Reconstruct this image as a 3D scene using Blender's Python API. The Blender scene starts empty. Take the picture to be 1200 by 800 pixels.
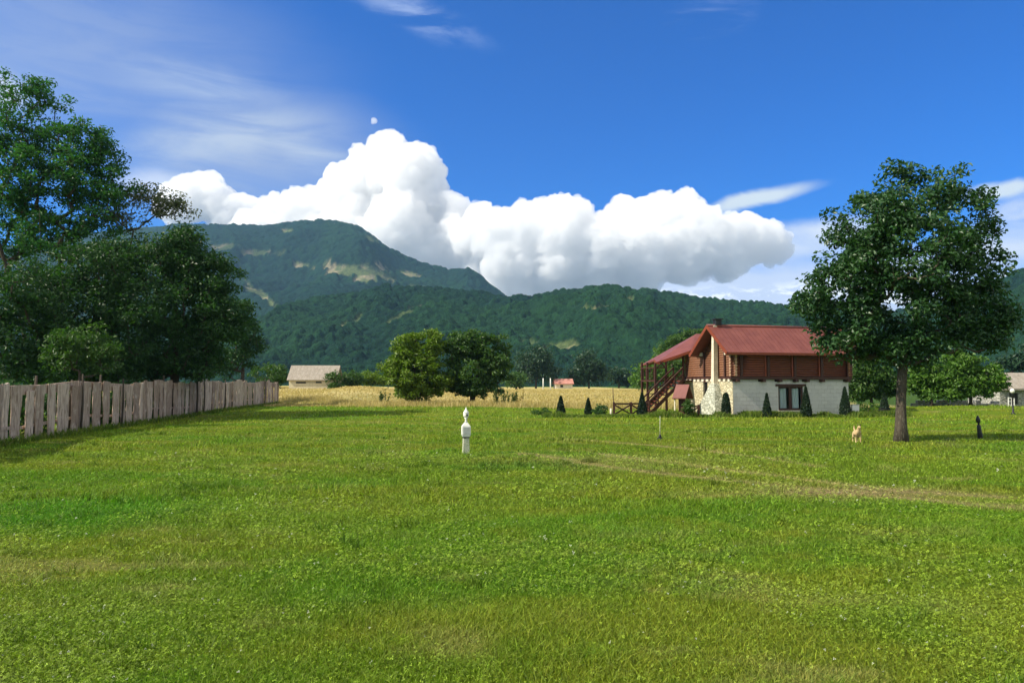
import bpy, bmesh, math, random
import numpy as np
from math import radians as R, sin, cos, pi
from mathutils import Vector, Matrix

random.seed(7)
rng = np.random.default_rng(7)
scene = bpy.context.scene
COL = scene.collection

# ------------------------------------------------------------------ camera
F = 867.0
PITCH = math.atan(50 / F)
CAMH = 2.2
cam_d = bpy.data.cameras.new('camera')
cam_d.sensor_width = 36
cam_d.lens = F / 1200 * 36
cam_d.clip_start = 0.1
cam_d.clip_end = 40000
cam = bpy.data.objects.new('camera', cam_d)
COL.objects.link(cam)
cam.location = (0, 0, CAMH)
cam.rotation_euler = (pi / 2 + PITCH, 0, 0)
scene.camera = cam

# ------------------------------------------------------------------ light
SUN_EL = R(41)
SUN_DIR = Vector((-0.95, -0.31, 0)).normalized()          # horizontal direction towards the sun
S = Vector((SUN_DIR.x * cos(SUN_EL), SUN_DIR.y * cos(SUN_EL), sin(SUN_EL)))
sun_d = bpy.data.lights.new('sun', 'SUN')
sun_d.energy = 4.6
sun_d.angle = R(0.53)
sun_d.color = (1.0, 0.92, 0.77)
sun = bpy.data.objects.new('sun', sun_d)
COL.objects.link(sun)
sun.rotation_euler = S.to_track_quat('Z', 'Y').to_euler()

scene.view_settings.view_transform = 'Standard'
scene.view_settings.look = 'None'
scene.view_settings.exposure = 0.62
scene.view_settings.gamma = 1
scene.cycles.max_bounces = 20
scene.cycles.diffuse_bounces = 3
scene.cycles.transmission_bounces = 4
scene.cycles.transparent_max_bounces = 8
scene.cycles.volume_bounces = 20
scene.cycles.use_denoising = True


class NT:
    """small helper to write node trees"""
    def __init__(s, tree):
        s.t = tree; s.n = tree.nodes; s.l = tree.links
    def node(s, typ, **kw):
        n = s.n.new(typ)
        for k, v in kw.items():
            setattr(n, k, v)
        return n
    def put(s, sock, v):
        if isinstance(v, bpy.types.NodeSocket):
            s.l.new(v, sock)
        else:
            sock.default_value = v
    def math(s, op, a, b=0.0, c=0.0, clamp=False):
        n = s.node('ShaderNodeMath', operation=op, use_clamp=clamp)
        s.put(n.inputs[0], a); s.put(n.inputs[1], b); s.put(n.inputs[2], c)
        return n.outputs[0]
    def add(s, a, b): return s.math('ADD', a, b)
    def sub(s, a, b): return s.math('SUBTRACT', a, b)
    def mul(s, a, b): return s.math('MULTIPLY', a, b)
    def smooth(s, v, a, b, lo=0.0, hi=1.0):
        n = s.node('ShaderNodeMapRange', interpolation_type='SMOOTHSTEP')
        s.put(n.inputs[0], v); s.put(n.inputs[1], a); s.put(n.inputs[2], b); s.put(n.inputs[3], lo); s.put(n.inputs[4], hi)
        return n.outputs[0]
    def mix(s, f, a, b, mode='MIX'):
        n = s.node('ShaderNodeMix', data_type='RGBA', blend_type=mode)
        def c(v): return v if isinstance(v, bpy.types.NodeSocket) else (tuple(v) + (1,) if len(v) == 3 else v)
        s.put(n.inputs[0], f); s.put(n.inputs[6], c(a)); s.put(n.inputs[7], c(b))
        return n.outputs[2]
    def noise(s, vec, scale, detail=4, rough=0.55, dist=0.0, out=0, dim='3D'):
        n = s.node('ShaderNodeTexNoise', noise_dimensions=dim)
        if vec is not None: s.l.new(vec, n.inputs['Vector'])
        n.inputs['Scale'].default_value = scale
        n.inputs['Detail'].default_value = detail
        n.inputs['Roughness'].default_value = rough
        n.inputs['Distortion'].default_value = dist
        return n.outputs[out]
    def vscale(s, vec, xyz):
        n = s.node('ShaderNodeVectorMath', operation='MULTIPLY')
        s.l.new(vec, n.inputs[0]); n.inputs[1].default_value = xyz
        return n.outputs[0]
    def vor(s, vec, scale, out='Distance', feat='F1', rnd=1.0):
        n = s.node('ShaderNodeTexVoronoi', feature=feat)
        s.l.new(vec, n.inputs['Vector'])
        n.inputs['Scale'].default_value = scale
        n.inputs['Randomness'].default_value = rnd
        return n.outputs[out]


# ------------------------------------------------------------------ sky
world = bpy.data.worlds.new('World')
scene.world = world
world.use_nodes = True
W = NT(world.node_tree)
W.n.clear()
sky = W.node('ShaderNodeTexSky', sky_type='NISHITA', sun_disc=False)
sky.sun_elevation = SUN_EL
sky.sun_rotation = math.atan2(SUN_DIR.x, SUN_DIR.y)
sky.altitude = 900
sky.air_density = 1.0
sky.dust_density = 0.3
sky.ozone_density = 5.5
hs = W.node('ShaderNodeHueSaturation')
hs.inputs['Saturation'].default_value = 1.25
hs.inputs['Hue'].default_value = 0.508
hs.inputs['Value'].default_value = 1.0
W.put(hs.inputs['Color'], W.mix(1.0, sky.outputs[0], (0.24, 0.70, 1.12), 'MULTIPLY'))
tc = W.node('ShaderNodeTexCoord')
dirv = tc.outputs['Generated']
sep = W.node('ShaderNodeSeparateXYZ')
W.l.new(dirv, sep.inputs[0])
dx, dy, dz = sep.outputs
az = W.math('ARCTAN2', dx, dy)                               # azimuth, 0 = north (+Y)
el = W.math('ARCSINE', dz)                                   # elevation
comb = W.node('ShaderNodeCombineXYZ')
W.l.new(az, comb.inputs[0]); W.l.new(el, comb.inputs[1])
ae = comb.outputs[0]
wn = W.noise(ae, 7, 5, 0.6, 0.6, out=1)
wv = W.node('ShaderNodeVectorMath', operation='MULTIPLY_ADD')
W.l.new(wn, wv.inputs[0]); wv.inputs[1].default_value = (0.07, 0.03, 0); W.l.new(ae, wv.inputs[2])
sep2 = W.node('ShaderNodeSeparateXYZ'); W.l.new(wv.outputs[0], sep2.inputs[0])
azw = W.sub(sep2.outputs[0], 0.035); elw = W.sub(sep2.outputs[1], 0.015)


def ang(px, py):
    t = (400 - py) / F
    y = cos(PITCH) - t * sin(PITCH); z = sin(PITCH) + t * cos(PITCH); x = (px - 600) / F
    return math.atan2(x, y), math.asin(z / math.sqrt(x * x + y * y + z * z))


def wisp(px, py, rx, ry, edge=0.6, tilt=0.0, soft=False):
    """soft elliptical patch of thin cloud round one direction of the sky"""
    a0, e0 = ang(px, py)
    da = W.sub(azw, a0); de = W.sub(elw, e0)
    if tilt:
        de = W.sub(de, W.mul(da, tilt))
    q = W.math('SQRT', W.add(W.math('POWER', W.math('ABSOLUTE', W.mul(da, F / rx)), 2.0), W.math('POWER', W.math('ABSOLUTE', W.mul(de, F / ry)), 2.0)))
    return W.smooth(q, 1.0, edge, 0.0, 1.0)


streak = W.noise(W.vscale(ae, (1.0, 5.5, 1)), 5.0, 7, 0.62, 0.8)
puff = W.noise(W.vscale(ae, (1.0, 1.8, 1)), 9.0, 7, 0.6, 0.4)
fine = W.noise(W.vscale(ae, (1.0, 2.4, 1)), 30.0, 6, 0.6, 0.3)
skycol = hs.outputs[0]


def layer(base, mask, col):
    return W.mix(mask, base, col)


# thin high veil over the left half
veil = W.mul(W.math('MAXIMUM', wisp(290, 175, 230, 110, 0.1), W.mul(wisp(60, 60, 380, 150, 0.0), 0.75)), W.smooth(streak, 0.36, 0.62, 0.75, 1.0))
skycol = layer(skycol, W.mul(veil, 0.78), (3.0, 3.5, 4.7))
bright = W.mul(W.math('MAXIMUM', W.math('MAXIMUM', wisp(270, 160, 150, 38, 0.1, 0.2), W.mul(wisp(360, 178, 120, 26, 0.1, -0.25), 1.0)), wisp(235, 100, 110, 30, 0.1)), W.smooth(streak, 0.34, 0.66, 0.3, 1.0))
skycol = layer(skycol, W.mul(bright, 0.42), (5.2, 5.7, 5.9))
top = W.mul(W.math('MAXIMUM', wisp(835, 20, 60, 26, 0.0), wisp(480, 10, 120, 26, 0.0, -0.3)), W.smooth(streak, 0.42, 0.65, 0.0, 1.0))
skycol = layer(skycol, W.mul(top, 0.35), (5.5, 6.4, 8))
# wisps on the right
w1 = W.math('MAXIMUM', wisp(885, 235, 78, 13, 0.3, 0.17), W.math('MAXIMUM', wisp(820, 248, 60, 9, 0.2, 0.1), wisp(1172, 223, 42, 12, 0.3, 0.1)))
skycol = layer(skycol, W.mul(w1, 0.78), (6.6, 7.0, 6.4))
w2 = W.mul(W.math('MAXIMUM', wisp(930, 285, 150, 26, 0.3, 0.12), W.math('MAXIMUM', wisp(1195, 246, 40, 18, 0.3), wisp(1190, 285, 80, 40, 0.2))), W.smooth(puff, 0.3, 0.6, 0.55, 1.0))
skycol = layer(skycol, W.mul(w2, 0.85), (6.6, 6.9, 7.1))
# distant bank low over the hills
bank_h = W.add(elw, W.mul(W.sub(puff, 0.5), 0.05))
bank = W.mul(W.smooth(bank_h, ang(600, 296)[1], ang(600, 330)[1]), W.mul(W.smooth(azw, -0.08, 0.10), W.smooth(azw, 0.75, 0.45, 0.0, 1.0)))
skycol = layer(skycol, W.mul(bank, 0.9), (5.2, 5.8, 7.0))
puffs = W.mul(W.mul(W.smooth(W.add(fine, W.mul(W.sub(puff, 0.5), 0.8)), 0.47, 0.56), W.smooth(elw, ang(600, 336)[1], ang(600, 348)[1])), W.smooth(azw, -0.05, 0.05))
skycol = layer(skycol, W.mul(puffs, 0.75), (8.2, 8.6, 8.6))
# pale left side behind the tall trees
lb = W.math('MAXIMUM', wisp(185, 215, 60, 22, 0.2), wisp(0, 105, 40, 25, 0.2))
skycol = layer(skycol, W.mul(lb, 0.6), (6.6, 6.9, 7.3))
over = W.math('MAXIMUM', W.smooth(el, 0.62, 0.95), W.mul(W.smooth(W.math('ABSOLUTE', az), 0.95, 1.35), W.smooth(el, -0.02, 0.06)))  # unseen warm-white cloud overhead and behind, added to neutralise the fill light
fill_cloud = W.mul(over, W.smooth(W.noise(dirv, 3.2, 6, 0.6, 0.5), 0.40, 0.56, 0.35, 0.95))
skycol = layer(skycol, fill_cloud, (7.6, 7.1, 6.0))
bg = W.node('ShaderNodeBackground')
W.l.new(skycol, bg.inputs[0])
bg.inputs[1].default_value = 0.10
wo = W.node('ShaderNodeOutputWorld')
W.l.new(bg.outputs[0], wo.inputs[0])


# ------------------------------------------------------------------ numeric noise
def _h(ix, iy, iz=0, seed=0):
    n = (ix.astype(np.int64) * 374761393 + iy.astype(np.int64) * 668265263 + np.asarray(iz).astype(np.int64) * 2147483647 + seed * 1274126177) & 0xffffffff
    n = ((n ^ (n >> 13)) * 1274126177) & 0xffffffff
    n = (n ^ (n >> 16)) & 0xffffffff
    return n / 4294967295.0


def vn2(x, y, seed=0):
    ix = np.floor(x); iy = np.floor(y); fx = x - ix; fy = y - iy
    fx = fx * fx * (3 - 2 * fx); fy = fy * fy * (3 - 2 * fy)
    a = _h(ix, iy, 0, seed); b = _h(ix + 1, iy, 0, seed); c = _h(ix, iy + 1, 0, seed); d = _h(ix + 1, iy + 1, 0, seed)
    return (a * (1 - fx) + b * fx) * (1 - fy) + (c * (1 - fx) + d * fx) * fy


def fbm2(x, y, oct=4, seed=0, rough=0.5):
    s = np.zeros_like(x, dtype=float); a = 1.0; t = 0.0
    for k in range(oct):
        s += a * vn2(x + 17.3 * k, y - 9.1 * k, seed + k); t += a; a *= rough
        x = x * 2.03; y = y * 2.03
    return s / t


def vn3(x, y, z, seed=0):
    ix = np.floor(x); iy = np.floor(y); iz = np.floor(z)
    fx = x - ix; fy = y - iy; fz = z - iz
    fx = fx * fx * (3 - 2 * fx); fy = fy * fy * (3 - 2 * fy); fz = fz * fz * (3 - 2 * fz)
    def L(dz):
        a = _h(ix, iy, iz + dz, seed); b = _h(ix + 1, iy, iz + dz, seed); c = _h(ix, iy + 1, iz + dz, seed); d = _h(ix + 1, iy + 1, iz + dz, seed)
        return (a * (1 - fx) + b * fx) * (1 - fy) + (c * (1 - fx) + d * fx) * fy
    return L(0) * (1 - fz) + L(1) * fz


def cells(x, y, seed=0):
    """distance to nearest jittered point and that cell's random value"""
    ix = np.floor(x); iy = np.floor(y)
    best = np.full(x.shape, 9.0); val = np.zeros(x.shape)
    for i in (-1, 0, 1):
        for j in (-1, 0, 1):
            cx = ix + i; cy = iy + j
            px = cx + _h(cx, cy, 1, seed); py = cy + _h(cx, cy, 2, seed)
            d = np.hypot(px - x, py - y); m = d < best
            best = np.where(m, d, best); val = np.where(m, _h(cx, cy, 3, seed), val)
    return best, val


def sstep(x, a, b):
    t = np.clip((x - a) / (b - a), 0, 1)
    return t * t * (3 - 2 * t)


# ------------------------------------------------------------------ placing
def P(px, py, D):
    """point of the world at depth D (metres north) on the line of sight of a photo position"""
    t = (400 - py) / F
    y = cos(PITCH) - t * sin(PITCH); z = sin(PITCH) + t * cos(PITCH); x = (px - 600) / F
    k = D / y
    return Vector((x * k, D, CAMH + z * k))


def gz(x, y):
    x = np.asarray(x, float); y = np.asarray(y, float)
    g = 0.05 * (fbm2(x * 0.22, y * 0.22, 3, 3) - 0.5) + 0.16 * (fbm2(x * 0.05, y * 0.05, 2, 5) - 0.5) * sstep(y, 25, 45)
    t = x / np.maximum(y, 1)
    g = g + sstep(y, 72, 135) * (0.8 + 0.65 * sstep(-t, 0.14, 0.24)) * (y > 0)
    g = g + 1.15 * np.exp(-((x + 20.5) / 7.0) ** 2 - ((y - 104) / 12.0) ** 2)
    g = g + 0.55 * np.exp(-((x - 36) / 9.0) ** 2 - ((y - 57) / 7.0) ** 2)
    return g


def gzf(x, y): return float(gz(np.array([x]), np.array([y]))[0])


# ------------------------------------------------------------------ objects
def tag(o, label=None, cat=None, group=None, kind=None):
    if label: o['label'] = label
    if cat: o['category'] = cat
    if group: o['group'] = group
    if kind: o['kind'] = kind
    return o


def empty(name, loc=(0, 0, 0), rz=0.0, parent=None):
    o = bpy.data.objects.new(name, None)
    o.empty_display_size = 0.3
    COL.objects.link(o); o.location = loc; o.rotation_euler = (0, 0, rz)
    if parent: o.parent = parent
    return o


def copy_tree(o, parent=None):
    c = o.copy(); COL.objects.link(c); c.parent = parent
    for ch in list(o.children):
        copy_tree(ch, c)
    return c


class MB:
    """collects shapes into ONE mesh"""
    def __init__(s): s.v = []; s.f = []; s.n = 0
    def raw(s, V, Fc):
        V = [tuple(p) for p in V]
        s.v += V; s.f += [tuple(i + s.n for i in f) for f in Fc]; s.n += len(V)
        return s
    def hexa(s, p):
        return s.raw(p, [(0, 3, 2, 1), (4, 5, 6, 7), (0, 1, 5, 4), (1, 2, 6, 5), (2, 3, 7, 6), (3, 0, 4, 7)])
    def box(s, x0, x1, y0, y1, z0, z1, M=None):
        p = [(x0, y0, z0), (x1, y0, z0), (x1, y1, z0), (x0, y1, z0), (x0, y0, z1), (x1, y0, z1), (x1, y1, z1), (x0, y1, z1)]
        if M is not None: p = [M @ Vector(q) for q in p]
        return s.hexa(p)
    def bar(s, a, b, w, h=None, up=(0, 0, 1)):
        a = Vector(a); b = Vector(b); h = h or w
        d = (b - a).normalized(); u = Vector(up)
        if abs(d.dot(u)) > 0.97: u = Vector((0, 1, 0))
        r = d.cross(u).normalized(); u = r.cross(d).normalized()
        p = []
        for q in (a, b):
            p += [q - r * w / 2 - u * h / 2, q + r * w / 2 - u * h / 2, q + r * w / 2 + u * h / 2, q - r * w / 2 + u * h / 2]
        return s.raw(p, [(0, 1, 2, 3), (4, 7, 6, 5), (0, 4, 5, 1), (1, 5, 6, 2), (2, 6, 7, 3), (3, 7, 4, 0)])
    def tube(s, pts, rad, n=8, cap=True):
        pts = [Vector(p) for p in pts]; m = len(pts)
        base = s.n; V = []; prev = None
        for i, p in enumerate(pts):
            d = (pts[min(i + 1, m - 1)] - pts[max(i - 1, 0)])
            d = d.normalized() if d.length > 1e-9 else Vector((0, 0, 1))
            if prev is None:
                u = Vector((1, 0, 0)) if abs(d.x) < 0.9 else Vector((0, 1, 0))
            else: u = prev
            u = (u - d * u.dot(d)).normalized(); prev = u; w = d.cross(u)
            r = rad[i] if hasattr(rad, '__len__') else rad
            for k in range(n):
                a = 2 * pi * k / n
                V.append(p + u * (cos(a) * r) + w * (sin(a) * r))
        Fc = []
        for i in range(m - 1):
            for k in range(n):
                k2 = (k + 1) % n
                Fc.append((i * n + k, i * n + k2, (i + 1) * n + k2, (i + 1) * n + k))
        if cap:
            Fc.append(tuple(range(n))[::-1]); Fc.append(tuple((m - 1) * n + k for k in range(n)))
        return s.raw(V, Fc)
    def lathe(s, c, prof, n=16):
        return s.tube([(c[0], c[1], c[2] + z) for r, z in prof], [max(r, 1e-4) for r, z in prof], n)
    def build(s, name, mat, parent=None, smooth=False, bevel=0):
        me = bpy.data.meshes.new(name)
        me.from_pydata(s.v, [], s.f)
        me.update()
        return link(name, me, mat, parent, smooth, bevel)


def link(name, me, mat, parent=None, smooth=False, bevel=0):
    o = bpy.data.objects.new(name, me)
    COL.objects.link(o)
    for m in (mat if isinstance(mat, (list, tuple)) else [mat]):
        me.materials.append(m)
    if parent: o.parent = parent
    if smooth: me.polygons.foreach_set('use_smooth', [True] * len(me.polygons))
    if bevel:
        b = o.modifiers.new('bevel', 'BEVEL'); b.width = bevel; b.segments = 2; b.limit_method = 'ANGLE'
    return o


def np_mesh(name, V, Fc, attrs=None, smooth=False, fattrs=None):
    """mesh from numpy arrays; Fc is (n,3) or (n,4)"""
    me = bpy.data.meshes.new(name)
    k = Fc.shape[1]
    me.vertices.add(len(V)); me.vertices.foreach_set('co', np.ascontiguousarray(V, np.float32).ravel())
    me.loops.add(Fc.size); me.loops.foreach_set('vertex_index', np.ascontiguousarray(Fc, np.int32).ravel())
    me.polygons.add(len(Fc))
    me.polygons.foreach_set('loop_start', np.arange(0, Fc.size, k, dtype=np.int32))
    me.polygons.foreach_set('loop_total', np.full(len(Fc), k, np.int32))
    me.polygons.foreach_set('use_smooth', np.full(len(Fc), smooth))
    me.update(calc_edges=True)
    for an, arr in (attrs or {}).items():
        arr = np.asarray(arr, np.float32)
        if arr.ndim == 1:
            a = me.attributes.new(an, 'FLOAT', 'POINT'); a.data.foreach_set('value', arr)
        else:
            a = me.attributes.new(an, 'FLOAT_COLOR', 'POINT')
            a.data.foreach_set('color', np.concatenate([arr, np.ones((len(arr), 1), np.float32)], 1).ravel())
    return me


def grid_faces(nr, nc):
    i = np.arange(nr - 1)[:, None] * nc + np.arange(nc - 1)[None, :]
    i = i.ravel()
    return np.stack([i, i + 1, i + nc + 1, i + nc], 1)


# ------------------------------------------------------------------ materials
def new_mat(name):
    m = bpy.data.materials.new(name); m.use_nodes = True
    T = NT(m.node_tree)
    return m, T, T.n['Principled BSDF']


def bump(T, bs, h, strength=0.5, dist=0.02):
    b = T.node('ShaderNodeBump')
    b.inputs['Strength'].default_value = strength; b.inputs['Distance'].default_value = dist
    T.l.new(h, b.inputs['Height']); T.l.new(b.outputs[0], bs.inputs['Normal'])


def mat_noise(name, c1, c2, scale=4, rough=0.8, c3=None, stretch=(1, 1, 1), bstr=0.3, bd=0.02, spec=0.3, detail=6):
    m, T, bs = new_mat(name)
    co = T.vscale(T.node('ShaderNodeTexCoord').outputs['Object'], stretch)
    n = T.noise(co, scale, detail, 0.6, 0.2)
    c = T.mix(T.smooth(n, 0.3, 0.7), c1, c2)
    if c3:
        n2 = T.noise(co, scale * 3.7, 4, 0.6)
        c = T.mix(T.smooth(n2, 0.52, 0.68), c, c3)
    T.put(bs.inputs['Base Color'], c)
    bs.inputs['Roughness'].default_value = rough
    bs.inputs['Specular IOR Level'].default_value = spec
    bump(T, bs, T.noise(co, scale * 6, 5, 0.6), bstr, bd)
    return m


def mat_leaf(name, c1, c2, c3, trans=0.35, spec=0.35, rough=0.5, tcol=None):
    """leaf blades: colour varies from leaf to leaf and from clump to clump"""
    m, T, bs = new_mat(name)
    a = T.node('ShaderNodeAttribute', attribute_name='tint').outputs['Fac']
    b = T.node('ShaderNodeAttribute', attribute_name='clump').outputs['Fac']
    c = T.mix(T.smooth(b, 0.0, 1.0), c1, c2)
    c = T.mix(T.smooth(a, 0.55, 1.0), c, c3)
    T.put(bs.inputs['Base Color'], c)
    bs.inputs['Roughness'].default_value = rough
    bs.inputs['Specular IOR Level'].default_value = spec
    tr = T.node('ShaderNodeBsdfTranslucent')
    T.put(tr.inputs[0], T.mix(1.0, c, tcol or (1.1, 1.5, 0.45), 'MULTIPLY'))
    mx = T.node('ShaderNodeMixShader'); mx.inputs[0].default_value = trans
    T.l.new(bs.outputs[0], mx.inputs[1]); T.l.new(tr.outputs[0], mx.inputs[2])
    T.l.new(mx.outputs[0], T.n['Material Output'].inputs[0])
    return m


M = {}
M['bark'] = mat_noise('bark', (0.045, 0.036, 0.026), (0.095, 0.078, 0.055), 3, 0.95, (0.16, 0.145, 0.10), (3, 3, 0.5), 0.9, 0.05)
M['bark_dark'] = mat_noise('bark_dark', (0.05, 0.04, 0.03), (0.09, 0.07, 0.05), 3, 0.95, None, (3, 3, 0.6), 0.8, 0.05)
M['leaf_big'] = mat_leaf('leaf_big', (0.0194, 0.0638, 0.0212), (0.0338, 0.0949, 0.0233), (0.0677, 0.1451, 0.0436), 0.25, 0.4, 0.42)
M['leaf_dark'] = mat_leaf('leaf_dark', (0.0194, 0.0593, 0.0162), (0.0323, 0.0917, 0.0194), (0.0539, 0.1292, 0.0215), 0.25)
M['leaf_tall'] = mat_leaf('leaf_tall', (0.0269, 0.0975, 0.0293), (0.0428, 0.1340, 0.0341), (0.0731, 0.1950, 0.0365), 0.35)
M['leaf_grey'] = mat_leaf('leaf_grey', (0.08, 0.10, 0.05), (0.12, 0.13, 0.075), (0.17, 0.16, 0.10), 0.35)
M['leaf_bright'] = mat_leaf('leaf_bright', (0.055, 0.13, 0.016), (0.085, 0.18, 0.02), (0.13, 0.24, 0.03), 0.3)
M['leaf_mid'] = mat_leaf('leaf_mid', (0.0343, 0.0880, 0.0156), (0.0537, 0.1173, 0.0176), (0.0880, 0.1564, 0.0293), 0.3)
M['leaf_lime'] = mat_leaf('leaf_lime', (0.1020, 0.1700, 0.0119), (0.1360, 0.2125, 0.0153), (0.1785, 0.2550, 0.0255), 0.3)
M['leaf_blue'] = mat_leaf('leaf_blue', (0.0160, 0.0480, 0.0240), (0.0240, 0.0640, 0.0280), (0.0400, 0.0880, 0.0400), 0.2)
M['cypress'] = mat_leaf('cypress', (0.010, 0.026, 0.013), (0.016, 0.040, 0.016), (0.03, 0.06, 0.02), 0.1)
M['dry_grass'] = mat_leaf('dry_grass', (0.50, 0.42, 0.15), (0.42, 0.36, 0.12), (0.60, 0.50, 0.25), 0.3, 0.2, 0.8, (1, 0.9, 0.6))
M['weed'] = mat_leaf('weed', (0.07, 0.13, 0.015), (0.11, 0.17, 0.02), (0.20, 0.22, 0.05), 0.3, 0.2, 0.7)
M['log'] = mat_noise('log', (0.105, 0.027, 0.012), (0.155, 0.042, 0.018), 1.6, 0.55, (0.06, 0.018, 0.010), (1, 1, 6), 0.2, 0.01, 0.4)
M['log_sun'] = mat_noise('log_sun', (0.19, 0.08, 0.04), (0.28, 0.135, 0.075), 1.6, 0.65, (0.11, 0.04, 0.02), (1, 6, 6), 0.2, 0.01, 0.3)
M['log_end'] = mat_noise('log_end', (0.34, 0.20, 0.12), (0.46, 0.30, 0.19), 4, 0.7)
M['dark_wood'] = mat_noise('dark_wood', (0.045, 0.018, 0.012), (0.075, 0.03, 0.02), 3, 0.6, None, (1, 1, 4), 0.2, 0.01)
M['red_wood'] = mat_noise('red_wood', (0.17, 0.035, 0.016), (0.23, 0.055, 0.022), 3, 0.55, None, (1, 1, 4), 0.2, 0.01)
M['cream'] = mat_noise('cream', (0.62, 0.55, 0.40), (0.74, 0.67, 0.52), 2.2, 0.85, (0.5, 0.44, 0.32))
M['white_paint'] = mat_noise('white_paint', (0.72, 0.72, 0.66), (0.82, 0.82, 0.76), 6, 0.5, (0.6, 0.6, 0.5), (1, 1, 1), 0.1, 0.004)
M['grey_panel'] = mat_noise('grey_panel', (0.42, 0.44, 0.40), (0.5, 0.52, 0.48), 8, 0.6)
M['concrete'] = mat_noise('concrete', (0.40, 0.42, 0.30), (0.55, 0.55, 0.42), 5, 0.9, (0.22, 0.28, 0.12))
M['black_metal'] = mat_noise('black_metal', (0.012, 0.013, 0.014), (0.025, 0.025, 0.025), 6, 0.45)
M['curtain'] = mat_noise('curtain', (0.55, 0.56, 0.55), (0.78, 0.78, 0.75), 1.5, 0.9, None, (14, 14, 0.6), 0.4, 0.02)
M['dark_hole'] = mat_noise('dark_hole', (0.01, 0.01, 0.01), (0.02, 0.018, 0.015), 3, 0.4)
M['fur'] = mat_noise('fur', (0.46, 0.32, 0.15), (0.66, 0.50, 0.28), 9, 0.9, (0.30, 0.17, 0.07))
M['fur_dark'] = mat_noise('fur_dark', (0.05, 0.035, 0.025), (0.10, 0.07, 0.045), 9, 0.9)


def m_glass():
    m, T, bs = new_mat('glass')
    bs.inputs['Base Color'].default_value = (0.8, 0.9, 0.9, 1)
    bs.inputs['Transmission Weight'].default_value = 1.0
    bs.inputs['Roughness'].default_value = 0.03
    bs.inputs['IOR'].default_value = 1.1
    return m
M['glass'] = m_glass()


def m_lamp_glass():
    m, T, bs = new_mat('lamp_globe')
    co = T.node('ShaderNodeTexCoord').outputs['Object']
    T.put(bs.inputs['Base Color'], T.mix(T.noise(co, 8), (0.75, 0.72, 0.62), (0.85, 0.83, 0.75)))
    bs.inputs['Roughness'].default_value = 0.25
    return m
M['globe'] = m_lamp_glass()


def m_roof():
    m, T, bs = new_mat('roof_red')
    co = T.node('ShaderNodeTexCoord').outputs['Object']
    sx = T.node('ShaderNodeSeparateXYZ'); T.l.new(co, sx.inputs[0])
    tile = T.math('FRACT', T.mul(sx.outputs[0], 4.2))
    prof = T.math('SINE', T.mul(tile, pi))
    n = T.noise(co, 1.2, 6, 0.65); n2 = T.noise(co, 14, 4, 0.6)
    c = T.mix(T.smooth(n, 0.35, 0.7), (0.145, 0.036, 0.028), (0.195, 0.056, 0.042))
    c = T.mix(T.mul(T.smooth(n2, 0.5, 0.75), 0.5), c, (0.15, 0.045, 0.035))
    T.put(bs.inputs['Base Color'], c)
    bs.inputs['Roughness'].default_value = 0.55
    bump(T, bs, T.add(T.mul(prof, 0.5), T.mul(n2, 0.3)), 0.35, 0.02)
    return m
M['roof'] = m_roof()


def m_stone(name, a, b, joint, scale, sq=(1, 1, 1.5), joint_w=0.05):
    m, T, bs = new_mat(name)
    co = T.node('ShaderNodeTexCoord').outputs['Object']
    v = T.vscale(co, sq)
    d = T.vor(v, scale, 'Distance', 'DISTANCE_TO_EDGE', 0.9)
    cc = T.vor(v, scale, 'Color', 'F1', 0.9)
    bw = T.node('ShaderNodeSeparateColor'); T.l.new(cc, bw.inputs[0])
    n = T.noise(co, 7, 6, 0.65)
    c = T.mix(bw.outputs[0], a, b)
    c = T.mix(T.mul(T.smooth(n, 0.4, 0.7), 0.5), c, tuple(0.62 * q for q in a))
    c = T.mix(T.smooth(d, joint_w, 0.0), c, joint)
    T.put(bs.inputs['Base Color'], c)
    bs.inputs['Roughness'].default_value = 0.92
    bump(T, bs, T.add(T.smooth(d, 0, 0.12), T.mul(n, 0.5)), 0.8, 0.05)
    return m
M['stone_yellow'] = m_stone('stone_yellow', (0.50, 0.44, 0.27), (0.66, 0.59, 0.40), (0.40, 0.35, 0.22), 2.6)
M['stone_grey'] = m_stone('stone_grey', (0.36, 0.37, 0.29), (0.62, 0.62, 0.5), (0.20, 0.21, 0.14), 3.0)
M['stone_wall'] = m_stone('stone_wall', (0.30, 0.30, 0.26), (0.5, 0.48, 0.42), (0.12, 0.12, 0.1), 2.4)


def m_plaster():
    """grey masonry blocks under a thin render coat"""
    m, T, bs = new_mat('block_masonry')
    co = T.node('ShaderNodeTexCoord').outputs['Object']
    mp = T.node('ShaderNodeMapping'); mp.inputs['Rotation'].default_value = (pi / 2, 0, 0); T.l.new(co, mp.inputs[0])
    br = T.node('ShaderNodeTexBrick')
    T.l.new(mp.outputs[0], br.inputs['Vector'])
    br.inputs['Color1'].default_value = (0.60, 0.59, 0.54, 1); br.inputs['Color2'].default_value = (0.50, 0.49, 0.45, 1)
    br.inputs['Mortar'].default_value = (0.36, 0.345, 0.29, 1)
    br.inputs['Scale'].default_value = 1.0; br.inputs['Brick Width'].default_value = 0.52; br.inputs['Row Height'].default_value = 0.27
    br.inputs['Mortar Size'].default_value = 0.012
    n = T.noise(co, 1.3, 7, 0.7); n2 = T.noise(co, 9, 5, 0.6)
    c = T.mix(T.mul(T.smooth(n, 0.42, 0.6), 0.75), br.outputs[0], (0.58, 0.57, 0.52))
    c = T.mix(T.mul(T.smooth(n2, 0.5, 0.75), 0.35), c, (0.33, 0.31, 0.25))
    T.put(bs.inputs['Base Color'], c)
    bs.inputs['Roughness'].default_value = 0.95
    bump(T, bs, T.add(T.mul(br.outputs[1], -0.5), n2), 0.5, 0.02)
    return m
M['plaster'] = m_plaster()


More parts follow.
